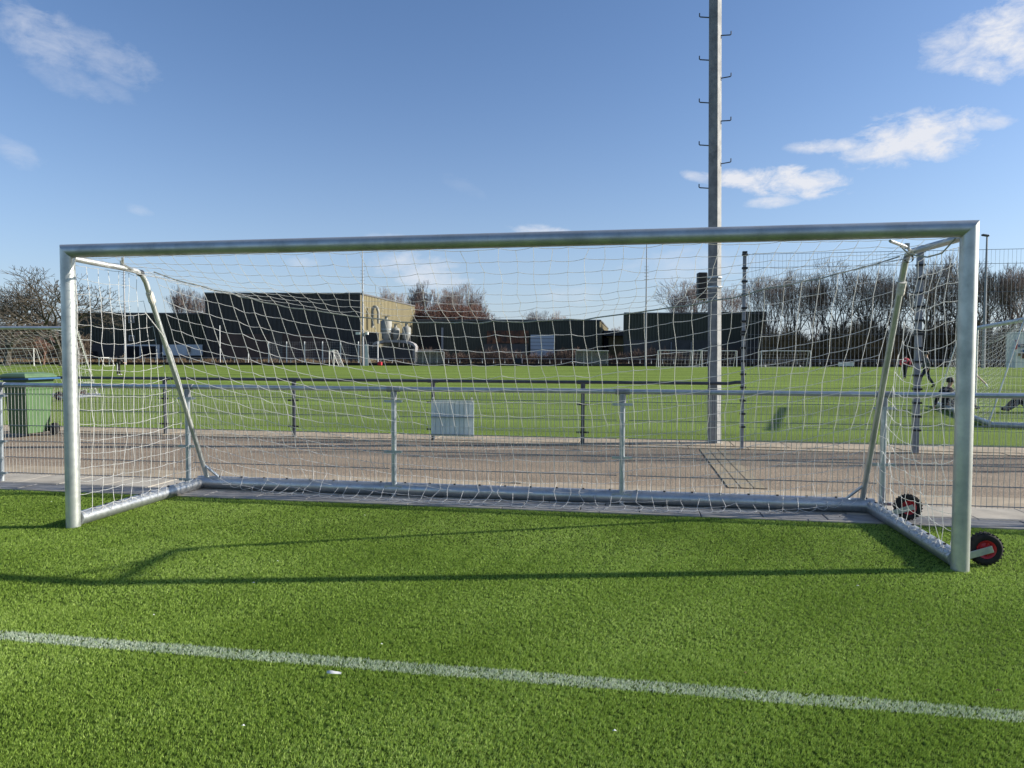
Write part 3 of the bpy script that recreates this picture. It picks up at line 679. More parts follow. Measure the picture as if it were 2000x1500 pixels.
# ================================================================ BUILDINGS
def ribbed(p0, p1, z0, z1, pitch, dep, z1b=None):
    """profiled cladding between two ground points"""
    p0 = Vector((p0[0], p0[1], 0)); p1 = Vector((p1[0], p1[1], 0)); L_ = (p1-p0).length; t = (p1-p0)/L_; n_ = Vector((t.y, -t.x, 0)); k = max(1, int(L_/pitch)); b = MB(); pr = []
    for i in range(k):
        s = L_*i/k; w_ = L_/k
        for (a, o_) in ((0, 0), (.42, 0), (.5, 1), (.92, 1)): pr.append((s+a*w_, o_*dep))
    pr.append((L_, 0)); n = 0
    for (s, o_) in pr:
        q = p0+t*s+n_*o_; zt = z1+((z1b if z1b is not None else z1)-z1)*s/L_; b.v += [Vector((q.x, q.y, z0)), Vector((q.x, q.y, zt))]
    for i in range(len(pr)-1): b.f.append((2*i, 2*i+2, 2*i+3, 2*i+1))
    return b
def slab_box(b, p0, p1, thick, z0, z1, out=0.0):
    p0 = Vector((p0[0], p0[1], 0)); p1 = Vector((p1[0], p1[1], 0)); t = (p1-p0).normalized(); n_ = Vector((t.y, -t.x, 0)); c = (p0+p1)/2+n_*out
    b.box((c.x, c.y, (z0+z1)/2), ((p1-p0).length, thick, z1-z0), rz=math.atan2(t.y, t.x)); return b
BD = (r0*.175+away_v).normalized()      # how the halls run away from the camera
def hall(name, label, x0, x1, ytop, d, depth, wallm, sidem, pitch=.55, d1=None, ytop1=None):
    d1 = d1 or d; a, b_ = on(x0, d), on(x1, d1); z = hz(x0, ytop, d); zb = hz(x1, ytop1 or ytop, d1)
    t = thing(name, (a+b_)/2, label, 'building'); c = b_+BD*depth; e = a+BD*depth
    ribbed(a, b_, -.1, z, pitch, .12, zb).build('wall', wallm, t)
    ribbed(b_, c, -.1, zb, pitch, .12).build('wall', sidem, t)
    ribbed(c, e, -.1, zb, 4, .1).build('wall', wallm, t); ribbed(e, a, -.1, z, 4, .1).build('wall', wallm, t)
    MB().quad((a.x, a.y, z-.05), (b_.x, b_.y, zb-.05), (c.x, c.y, zb-.05), (e.x, e.y, z-.05)).build('roof', M['roof'], t)
    rb = MB(); slab_box(rb, a, b_, .3, z-.12, z+.16, .1); slab_box(rb, b_, c, .3, z-.12, z+.16, .1); rb.build('roof_edge', M['roof'], t)
    return t, d
def face(t, x0, x1, y0, y1, d, m, name, out=.35, thick=.3, par=None):
    """panel on a wall facing the pitch: photo columns and rows at distance d"""
    a, b_ = on(x0, d-out), on(x1, d-out); b = MB(); slab_box(b, a, b_, thick, hz(x0, y1, d), hz(x0, y0, d)); return b.build(name, m, par or t)

t, d = hall('low_office_building', 'long low dark green building with small windows at the far left', 128, 402, 612, 136, 24, M['hall_green'], M['hall_green'])
face(t, 150, 402, 672, 709, 136, M['hall_grey'], 'plinth', .2, .2)
for (y0, y1) in ((618, 631), (655, 666)):
    wdo = face(t, 253, 263, y0, y1, 136, M['whitep'], 'window', .3, .3); face(t, 254, 262, y0+1, y1-1, 136, M['glass'], 'pane', .5, .1, wdo)
fr = face(t, 243, 312, 673, 700, 136, M['whitep'], 'window_frame', .45, .3)
for (a, b_) in ((248, 272), (276, 304)): face(t, a, b_, 676, 699, 136, M['dark'], 'pane', .66, .12, fr)
face(t, 318, 396, 673, 694, 136, M['sign'], 'panel', .45, .3); wdo = face(t, 365, 373, 676, 690, 136, M['whitep'], 'window', .7, .2); face(t, 366, 372, 677, 688, 136, M['glass'], 'pane', .85, .1, wdo)
face(t, 176, 190, 686, 708, 136, M['dark'], 'door', .45, .2)

t, d = hall('black_hall', 'tall black industrial hall with a sunlit beige side wall', 402, 705, 573, 130, 32, M['hall_black'], M['beige'], .8)
face(t, 432, 640, 652, 709, 130, M['hall_brown'], 'brick_plinth', .25, .25)
face(t, 528, 552, 650, 706, 130, M['hall_grey'], 'door', .5, .3)
# pipe bend on the beige side
A_, B_ = on(705, 130), on(705, 130)+BD*32
def side(tt, z, out=.8): q = A_.lerp(B_, tt); n_ = Vector(((B_-A_).y, -(B_-A_).x, 0)).normalized(); return Vector((q.x, q.y, z))+n_*out
q0 = at(727, 640, 133); q1 = at(727, 606, 133); q2 = at(731, 599, 133); q3 = at(737, 602, 133); q4 = at(739, 610, 133); q5 = at(739, 632, 133)
ashade(MB().tube([q0, q1, at(728.5, 601, 133), q2, at(734.5, 599, 133), q3, q4, q5], .28, 12).build('duct', M['silo'], t))
MB().box(at(722, 676, 131), (3.2, 1.4, 5.0), rz=-YAW).build('lean_to', M['hall_black'], t)
# extraction silos
def silo(px, y0, y1, wpx, d, label, cap_=True):
    p = at(px, y1, d); top = hz(px, y0, d); h = top-p.z; r_ = wpx/2/F*d; t = thing('silo', (p.x, p.y, 0), label, 'silo', group=None)
    ashade(MB().lathe((p.x, p.y, p.z), [(r_*.42, 0), (r_*.75, h*.25), (r_, h*.55), (r_, h), (r_*.9, h+.15), (0, h+.5)], 20).build('hopper', M['silo'], t))
    MB().lathe((p.x, p.y, p.z+h*.62), [(r_*1.03, -.06), (r_*1.03, .06)], 20).build('band', M['galv'], t)
    for s in (-1, 1): MB().tube([(p.x+s*r_*.8, p.y, 0), (p.x+s*r_*.8, p.y, p.z+h*.6)], .1, 6).build('leg', M['dark_steel'], t)
    MB().tube([(p.x, p.y, top+.3), (p.x, p.y, top+.9)], .3, 8).box((p.x, p.y, top+1.0), (1.8, .4, .08)).build('cap', M['silo'], t)
    return t
silo(754.5, 628, 668, 22, 128, 'largest pale conical silo beside the beige wall')
silo(772.5, 643, 668, 17, 129, 'middle shorter silo between the large and the right silo')
silo(794, 641, 667, 17, 128, 'pale silo rightmost of the three near the beige wall')
# covered container
t = thing('covered_container', on(768, 124), 'dark container under a domed pale tarpaulin by the silos', 'container'); d = 124
a, b_ = on(735, d), on(806, d); bb = MB(); slab_box(bb, a, b_, 3.0, 0, hz(770, 678, d), -1.5); bb.build('container_body', M['hall_black'], t)
bb = MB(); pr = [(727, 676), (729, 670), (735, 667), (750, 664), (770, 663.5), (790, 664.5), (800, 667), (808, 671), (812, 677), (811, 684)]
for dd in (-.2, 3.2):
    for (x_, y_) in pr:
        q = at(x_, y_, d)+away_v*dd; bb.v.append(q)
    for (x_, y_) in reversed(pr): q = at(x_*.985+11.5, y_*.985+15, d)+away_v*dd; bb.v.append(q)
n_ = len(pr)*2
for i in range(n_): bb.f.append((i, (i+1) % n_, n_+(i+1) % n_, n_+i))
bb.f.append(tuple(reversed(range(n_)))); bb.f.append(tuple(range(n_, 2*n_))); bb.build('tarpaulin', M['tarp'], t)
bb = MB(); slab_box(bb, on(806, d), on(811, d), 3.0, 0, hz(770, 680, d), -1.5); bb.build('end_flap', M['tarp'], t)

t, d = hall('low_green_hall', 'long low dark green hall with a white roller door in the middle distance', 806, 1171, 625, 142, 42, M['hall_green'], M['beige'], .55)
face(t, 818, 861, 656, 709, 142, M['dark'], 'doorway', .3, .3)
door = face(t, 1036, 1083, 654, 697, 142, M['door_white'], 'roller_door', .3, .3)
for k in range(5): face(t, 1036, 1083, 661+k*7, 661.6+k*7, 142, M['hall_grey'], 'door_slat', .48, .06, door)
for k in range(9): face(t, 951+k*9.1, 959.4+k*9.1, 645+rnd.uniform(0, 1.5), 671+rnd.uniform(-1, 1), 142, M['rust'], 'rusty_sheet', .35+.08*(k % 2), .2)
face(t, 945, 1031, 672, 700, 142, M['hall_grey'], 'loading_dock', 1.0, 1.6)
face(t, 862, 866, 640, 700, 142, M['galv_dull'], 'downpipe', .4, .2)
t = thing('link_building', on(1200, 150), 'small yellow brick building with a flat dark roof between the halls', 'building')
a, b_ = on(1184, 150), on(1222, 150); bb = MB(); slab_box(bb, a, b_, 8, 0, hz(1200, 656, 150), -4); bb.build('wall', M['brick_y'], t)
bb = MB(); slab_box(bb, on(1179, 149), on(1222, 149), 9.4, hz(1200, 656, 150)+.01, hz(1200, 646, 150), -4.5); bb.build('roof', M['roof'], t)
face(t, 1179, 1188, 660, 700, 150, M['dark'], 'doorway', .3, .3)
t, d = hall('right_hall', 'dark green flat roofed hall at the far side behind the thick square mast', 1218, 1495, 612, 130, 34, M['hall_green'], M['hall_green'], .55, 130, 608)
face(t, 1219, 1494, 664, 709, 130, M['hall_grey'], 'plinth', .25, .2)
for x_ in (1310, 1349, 1405): face(t, x_, x_+1.2, 668, 700, 130, M['galv_dull'], 'downpipe', .5, .2)
# tiled barns at the far left
for i, (x0, x1, yr, ye, dd, lb) in enumerate(((-60, 62, 642, 668, 150, 'brown roofed barn at the left edge of the picture'), (52, 150, 650, 670, 158, 'smaller brown roofed barn just left of the near goal post'))):
    a, b_ = on(x0, dd), on(x1, dd); t = thing('barn', (a+b_)/2, lb, 'building'); ze = hz(x0, ye, dd); zr = hz(x0, yr, dd); c = b_+BD*12; e = a+BD*12
    bb = MB(); bb.quad((a.x, a.y, 0), (b_.x, b_.y, 0), (b_.x, b_.y, ze), (a.x, a.y, ze)); m1 = (b_+c)/2; m0 = (a+e)/2
    bb.quad((b_.x, b_.y, 0), (c.x, c.y, 0), (c.x, c.y, ze), (m1.x, m1.y, zr), (b_.x, b_.y, ze)); bb.quad((e.x, e.y, 0), (a.x, a.y, 0), (a.x, a.y, ze), (m0.x, m0.y, zr), (e.x, e.y, ze)); bb.quad((c.x, c.y, 0), (e.x, e.y, 0), (e.x, e.y, ze), (c.x, c.y, ze)); bb.build('wall', M['hall_brown'], t)
    bb = MB(); bb.quad((a.x, a.y, ze), (b_.x, b_.y, ze), (m1.x, m1.y, zr+.05), (m0.x, m0.y, zr+.05)); bb.quad((c.x, c.y, ze), (e.x, e.y, ze), (m0.x, m0.y, zr+.05), (m1.x, m1.y, zr+.05)); bb.build('roof', M['roof_tile'], t)
    if i == 0:
        g0 = at(62, 657, 149); face(t, 56, 68, 657, 668, 149, M['brick_y'], 'dormer', 0.2, .6)
# information kiosk at the right edge
t = thing('kiosk', on(1996, 95), 'white kiosk with coloured posters at the right edge of the picture', 'kiosk')
bb = MB(); slab_box(bb, on(1984, 95), on(2012, 95), 1.8, .2, hz(2000, 648, 95), -1); bb.build('kiosk_body', M['white'], t)
for (x0, x1, y0, y1, mm) in ((1987, 1991, 672, 678, 'blue'), (1994, 1999, 672, 679, 'glass'), (1983, 1986, 664, 682, 'cl_red'), (1988, 1993, 690, 695, 'brick_y'), (1995, 2001, 683, 688, 'blue'), (1996, 2004, 690, 700, 'rust')):
    face(t, x0, x1, y0, y1, 95, M[mm], 'poster', .05, .1)

# ================================================================ FAR FENCE LINE
ff = thing('boundary_fence', on(1000, 114.3), 'low boundary rail along the far side of the field', 'fence')
bb = MB(); slab_box(bb, on(-300, 114.3), on(2300, 114.3), .15, 0, .42); bb.build('kickboard', M['dark'], ff)
bb = MB(); bb.tube([on(-300, 114.5, 1.15), on(2300, 114.5, 1.15)], .035, 4); bb.build('top_rail', M['galv'], ff)
for k in range(0, 118): 
    MB().tube([on(-290+22*k, 114.5), on(-290+22*k, 114.5, 1.15)], .04, 4).build('post', M['galv'], ff)
bf = thing('ball_catch_fence', on(630, 115.5), 'row of tall white posts with netting before the black hall', 'fence')
nb = MB()
for x_ in (525, 560, 595, 630, 665, 700, 738):
    p = on(x_, 115.5); MB().tube([p, p+Vector((0, 0, hz(x_, 667, 115.5)))], .09, 6).build('post', M['whitep'], bf)
for k in range(9): z_ = .4+k*.42; nb.tube([on(525, 115.5, z_), on(738, 115.5, z_)], .012, 3, cap=False)
for k in range(60): x_ = 525+k*213/60; nb.tube([on(x_, 115.5, 0), on(x_, 115.5, 3.9)], .010, 3, cap=False)
tag(nb.build('netting', M['galv_dull'], bf), kind='stuff')
for x_, lb in ((485, 'free standing white post left of the netting'), (430, 'slim tall pole in front of the brick base of the black hall')):
    p = on(x_, 116); tag(MB().tube([p, p+Vector((0, 0, 2.0 if x_ == 485 else 6.5))], .07, 6).build('marker_post', M['whitep']), lb, 'post')
def dugout(x0, x1, y0, d, lb):
    a, b_ = on(x0, d), on(x1, d); h = hz(x0, y0, d); t = thing('dugout', (a+b_)/2, lb, 'dugout')
    bb = MB(); slab_box(bb, a+away_v*1.2, b_+away_v*1.2, .04, .1, h); bb.build('back_panel', M['clear'], t)
    bb = MB(); slab_box(bb, a+away_v*.6, b_+away_v*.6, 1.2, h-.02, h+.04); bb.build('roof_panel', M['clear'], t)
    for q in (a, b_): MB().quad(q, q+away_v*1.2, q+away_v*1.2+Vector((0, 0, h)), q+away_v*.3+Vector((0, 0, h))).build('side_panel', M['clear'], t)
    for k in range(5): q = a.lerp(b_, k/4)+away_v*1.15; MB().tube([q, q+Vector((0, 0, h))], .04, 5).build('frame_post', M['whitep'], t)
    bb = MB(); bb.tube([a+Vector((0, 0, h)), b_+Vector((0, 0, h))], .05, 5); bb.build('front_beam', M['whitep'], t)
    bb = MB(); slab_box(bb, a+away_v*.8, b_+away_v*.8, .4, .4, .48); bb.build('bench', M['dark_steel'], t)
dugout(810, 866, 687, 111, 'clear walled team dugout left of the middle near the silos')
dugout(1126, 1189, 685, 111, 'clear walled team dugout in front of the right end of the low green hall')
# gear at the field edge
t = thing('sports_bag', on(742, 109), 'red sports bag on the field edge by the pole', 'bag'); MB().box(on(742, 109, .35), (.7, .5, .6)).build('bag_body', M['cl_red'], t, bevel=.15); MB().tube([on(739, 108.7, .62), on(742, 108.7, .85), on(745, 108.7, .62)], .03, 5).build('strap', M['black'], t)
for x_, lb in ((1563, 'white ball by the goal before the wood'), (1495, 'white ball left of the first post of the goal before the wood')):
    tag(ashade(MB().lathe(on(x_, 108, .14), [(0, -.14), (.1, -.1), (.14, 0), (.1, .1), (0, .14)], 10).build('ball', M['white'])), lb, 'ball')
t = thing('field_board', on(1655, 112), 'low white board standing at the field edge before the wood', 'board'); bb = MB(); slab_box(bb, on(1637, 112), on(1668, 112), .05, .15, .75); bb.build('board_panel', M['whitep'], t)
for x_ in (1640, 1652, 1665): MB().box(on(x_, 111.9, .4), (.06, .1, .8)).build('board_leg', M['white'], t)
t = thing('utility_cart', on(1013, 113), 'small dark blue machine at the field edge before the loading dock', 'machine')
MB().box(on(1013, 113, .8), (1.2, .8, .9)).build('machine_body', M['cl_navy'], t, bevel=.1); MB().tube([on(1008, 112.8, .2), on(1008, 112.8, 1.9), on(1018, 112.8, 1.9), on(1018, 112.8, .2)], .05, 5).build('frame', M['galv'], t)
for s in (1009, 1017): MB().lathe(on(s, 112.6, .3), [(0, -.08), (.28, -.08), (.28, .08), (0, .08)], 12, 'Y').build('wheel', M['rubber'], t)

# ================================================================ TREES
def grow(seed, H, stem, spread, levels, up=.1, rmin=.02, r0=.26, lean=0.0, kid=2.35, twigs=1):
    """forking tree: a stem that splits again and again into a fan of straight limbs"""
    rr = random.Random(seed); segs = []
    def br(p, dirv, ln, r, lev):
        pts = [p.copy()]; rs = [max(rmin, r)]; q = p.copy(); d_ = dirv.copy(); ns = 3 if lev == 0 else 2
        for i in range(ns):
            k = .045 if lev < 2 else .09; d_ = (d_+Vector((rr.gauss(0, k), rr.gauss(0, k), rr.gauss(0, k)+up*.25))).normalized()
            q = q+d_*ln/ns; pts.append(q.copy()); rs.append(max(rmin*.8, r*(1-.30*(i+1)/ns)))
        segs.append((lev, pts, rs))
        if lev >= levels: return
        n = 4 if lev == 0 else (2 if rr.random() > kid-2 else 3); ph = rr.uniform(0, 6.28)
        for c in range(n):
            ax = d_; o_ = Matrix.Rotation(ph+c*6.283/n+rr.uniform(-.5, .5), 3, ax) @ ax.orthogonal().normalized(); a_ = R(spread)*rr.uniform(.55, 1.25)*(1.15 if lev == 0 else 1)
            if n > 2 and c == 0 and lev < 3: a_ *= .35
            br(q, (ax*math.cos(a_)+o_*math.sin(a_)).normalized(), ln*rr.uniform(.70, .92)*(1.0 if lev else 1.0), r*.66, lev+1)
        if lev >= 1:
            for c in range(twigs):      # side shoots
                f = pts[1].lerp(pts[-1], rr.random()*.7); o_ = Matrix.Rotation(rr.uniform(0, 6.28), 3, d_) @ d_.orthogonal().normalized(); a_ = R(50)*rr.uniform(.7, 1.2)
                if lev < levels-1: br(f, (d_*math.cos(a_)+o_*math.sin(a_)).normalized(), ln*.6, max(rmin, r*.35), max(lev+2, levels-1))
    br(Vector((0, 0, -.3)), Vector((lean, 0, 1)).normalized(), stem, r0, 0)
    zt = max(p.z for _, pts, _ in segs for p in pts); k = H/zt; tb, cb = MB(), MB()
    for lev, pts, rs in segs: (tb if lev <= 1 else cb).tube([p*k for p in pts], [x if lev > 3 else x*min(1.3, k) for x in rs], 6 if lev <= 1 else 3, cap=False)
    return tb, cb
def proto_tree(key, seed, H, tf, sp_, kn, barkm, **k):
    tb, cb = grow(seed, H, tf, sp_, kn, **k); print(key, seed, len(cb.f)*2); return tb.mesh('trunk', barkm), cb.mesh('crown', barkm), H
TP = {}
TP['broad1'] = proto_tree('broad', 11, 12, 2.2, 33, 8, M['bark_a'], up=.02, r0=.34, rmin=.024, kid=2.25)
TP['broad2'] = proto_tree('broad', 23, 12, 1.8, 35, 8, M['bark_a'], up=.0, r0=.34, rmin=.024, kid=2.25)
TP['pale1'] = proto_tree('pale', 31, 16, 2.6, 15, 9, M['bark_b'], up=.55, rmin=.022, kid=2.05)
TP['pale2'] = proto_tree('pale', 37, 16, 2.2, 19, 8, M['bark_b'], up=.4, rmin=.022, kid=2.15)
TP['red1'] = proto_tree('red', 41, 9, .7, 27, 8, M['bark_d'], up=.2, rmin=.028, r0=.14, kid=2.2)
TP['dark1'] = proto_tree('dark', 53, 15, 2.8, 24, 7, M['bark_c'], up=.2, rmin=.024, kid=2.2)
TP['dark2'] = proto_tree('dark', 59, 15, 4.0, 19, 8, M['bark_c'], up=.3, rmin=.022, kid=2.02)
TP['dark3'] = proto_tree('dark', 67, 15, 2.0, 29, 7, M['bark_c'], up=.1, rmin=.024, lean=.25, kid=2.2)
def tree(key, px, ytop, d, label, wid=1.0, rz=None, group=None, name='bare_tree'):
    tm, cm, H = TP[key]; p = on(px, d); h = hz(px, ytop, d); s = h/H*.98
    t = thing(name, p, label, 'tree', group=group); t.scale = (s*wid, s*wid, s); t.rotation_euler = (0, 0, rz if rz is not None else rnd.uniform(0, 6.28))
    for nm, me in (('trunk', tm), ('crown', cm)):
        o = bpy.data.objects.new(nm, me); C.objects.link(o); o.parent = t
    return t
tree('broad1', 122, 521, 100, 'broad bare tree rising behind the near left goal post', 1.25, .4)
tree('broad2', 12, 548, 104, 'broad bare tree at the left edge of the picture', 1.2, 2.0)
tree('broad1', -75, 560, 108, 'broad bare tree partly outside the left edge', 1.2, 3.0)
tree('red1', 85, 622, 112, 'low brown bush tree between the two broad trees', 1.3, 1.0, name='bush')
tree('pale1', 352, 553, 165, 'pale bare tree left of the black hall, leftmost of two', .8, .7)
tree('pale2', 386, 556, 168, 'pale bare tree right against the corner of the black hall', .8, 2.7)
g_ = 'bare trees behind the halls'
for i, (k_, x_, y_, d_, w_, lb) in enumerate((('pale1', 752, 556, 175, .7, 'pale bare tree leftmost in the clump above the beige wall'), ('pale2', 778, 560, 178, .7, 'pale bare tree second from left in the clump above the beige wall'), ('pale1', 826, 543, 172, .9, 'tallest pale bare tree in the middle of the clump'),
        ('pale2', 866, 556, 178, .8, 'pale bare tree just right of the tallest in the clump'), ('pale2', 893, 545, 172, .9, 'tall pale bare tree on the right of the clump'), ('pale1', 922, 562, 176, .75, 'pale bare tree ending the clump on the right'))):
    tree(k_, x_, y_, d_, lb, w_, i*1.3, g_)
for i, (x_, y_, lb) in enumerate(((800, 590, 'reddish bush tree above the sloping beige roof'), (838, 589, 'reddish bush tree under the tallest pale tree'), (872, 586, 'reddish bush tree in the middle of the clump'), (908, 590, 'reddish bush tree at the right of the clump'), (930, 602, 'small reddish bush tree at the right end of the clump'))):
    tree('red1', x_, y_, 165, lb, 1.0, i*1.1, g_, 'bush')
tree('pale2', 1047, 599, 185, 'small distant tree above the low green hall, left of two', .9, .3, g_); tree('pale1', 1090, 604, 188, 'small distant tree above the low green hall, right of two', .9, 1.3, g_)
tree('pale1', 1206, 636, 190, 'small distant tree in the gap between the halls', 1.4, 1.9, g_)
for i, (x_, y_, w_, lb) in enumerate(((1352, 533, 1.1, 'rounded pale tree left of the thick square mast'), (1418, 552, 1.0, 'rounded pale tree right of the thick square mast'), (1332, 556, .8, 'slim pale tree at the left of the rounded pair'))):
    tree('pale2', x_, y_, 150, lb, w_, 1+i*2.1, g_)
g_ = 'dark bare trees of the wood on the right'
wood = [(1478, 545, 132, 'dark2', .6), (1505, 520, 126, 'dark1', .8), (1532, 515, 130, 'dark2', .8), (1560, 528, 122, 'dark1', .7), (1588, 540, 134, 'dark3', .7), (1612, 520, 128, 'dark2', .7), (1640, 512, 124, 'dark1', .8), (1668, 528, 132, 'dark3', .7),
        (1694, 512, 122, 'dark1', .9), (1722, 505, 128, 'dark2', .9), (1750, 512, 120, 'dark1', .9), (1778, 505, 126, 'dark3', .8), (1808, 498, 120, 'dark1', .9), (1838, 500, 128, 'dark2', .9), (1866, 512, 122, 'dark3', .9), (1900, 508, 128, 'dark1', .9),
        (1935, 505, 122, 'dark2', .9), (1965, 512, 128, 'dark1', .9), (1995, 518, 122, 'dark3', .9), (2030, 515, 126, 'dark2', .9), (2070, 520, 124, 'dark1', .9)]
wl = ['at the left end above the roof of the right hall', 'right of the first fence post, with a dense crown', 'between the first post and the middle of the tall fence panel', 'forked low over the end of the right hall', 'in the gap with sky showing below its crown', 'with a thin straight trunk in the middle of the tall fence panel', 'left of the densest part of the wood',
      'leaning, left of the dense dark crown', 'with the dense dark crown left of the slanting net support', 'right behind the slanting net support', 'just left of the second tall fence post', 'right behind the second tall fence post', 'leaning right beside the second tall fence post', 'midway between fence post and right goal post', 'just left of the right goal post', 'hidden mostly by the right goal post',
      'just right of the far lamp pole', 'between the lamp pole and the right edge', 'at the right edge of the picture', 'just outside the right edge', 'farther outside the right edge']
for i, (x_, y_, d_, k_, w_) in enumerate(wood): tree({1: 'pale2', 4: 'pale1', 10: 'pale2', 17: 'pale1', 18: 'pale2'}.get(i, k_), x_, y_+rnd.uniform(-16, 22), d_, 'dark bare tree '+wl[i], w_, i*1.7, g_)
# brush: tangled dry twigs, nobody could count them
def brush(name, x0, x1, d0, d1, hfun, n, m, label, seed, tw=.05, ln=1.0):
    rg = np.random.default_rng(seed); x = rg.uniform(x0, x1, n); dd = rg.uniform(d0, d1, n); b_ = np.zeros((n, 4, 3), np.float32)
    hh = np.array([hfun(a) for a in x]); z = rg.uniform(0, 1, n)**1.25*hh*rg.uniform(.8, 1.15, n)
    o0 = np.array([[*on(a, c)][:2] for a, c in zip(x, dd)])
    dv = rg.normal(0, 1, (n, 3)); dv[:, 2] = np.abs(dv[:, 2])*1.3+.5; dv /= np.linalg.norm(dv, axis=1)[:, None]; l_ = ln*rg.uniform(.4, 1.2, n)[:, None]
    sd_ = np.cross(dv, rg.normal(0, 1, (n, 3))); sd_ /= np.linalg.norm(sd_, axis=1)[:, None]; sd_ *= tw/2
    p0_ = np.column_stack([o0, z]); p1_ = p0_+dv*l_
    b_[:, 0] = p0_-sd_; b_[:, 1] = p0_+sd_; b_[:, 2] = p1_+sd_*.5; b_[:, 3] = p1_-sd_*.5
    me = bpy.data.meshes.new(name); me.vertices.add(4*n); me.vertices.foreach_set('co', b_.ravel()); me.loops.add(4*n); me.loops.foreach_set('vertex_index', np.arange(4*n, dtype=np.int32))
    me.polygons.add(n); me.polygons.foreach_set('loop_start', np.arange(0, 4*n, 4, dtype=np.int32)); me.update(calc_edges=True); me.materials.append(m)
    o = bpy.data.objects.new(name, me); C.objects.link(o); return tag(o, label, 'brush', kind='stuff')
brush('undergrowth', 1488, 2080, 117, 124, lambda x: 5.2+.9*math.sin(x*.031)+.7*math.sin(x*.09)+.5*math.sin(x*.31)+(1.0 if x > 1640 else 0), 70000, M['brush_dark'], 'dark tangled undergrowth of the wood behind the field on the right', 1, .055, 1.3)
brush('undergrowth', 1488, 1760, 116, 118, lambda x: 4.6+1.0*math.sin(x*.05)+.5*math.sin(x*.3), 16000, M['brush'], 'dry golden brown scrub in front of the wood beside the right hall', 2, .05, 1.2)
brush('hedge', 815, 1500, 116, 119, lambda x: 1.3+.9*math.sin(x*.021)**2+.5*math.sin(x*.11)**2, 24000, M['brush_red'], 'low reddish brown twiggy hedge along the halls', 3, .05, .7)
brush('hedge', -200, 815, 117, 119, lambda x: .5+.4*math.sin(x*.05)**2, 12000, M['brush'], 'low dry brown hedge along the left halls', 4, .06, .5)
brush('hedge', -250, 175, 122, 132, lambda x: 3.6+1.0*math.sin(x*.045), 26000, M['brush_dark'], 'dark brown hedge at the far left below the broad trees', 5, .08, .9)
brush('dry_grass', -300, 2200, 114.8, 116.4, lambda x: .30, 26000, M['brush'], 'strip of dry grass behind the far boundary rail', 6, .05, .4)

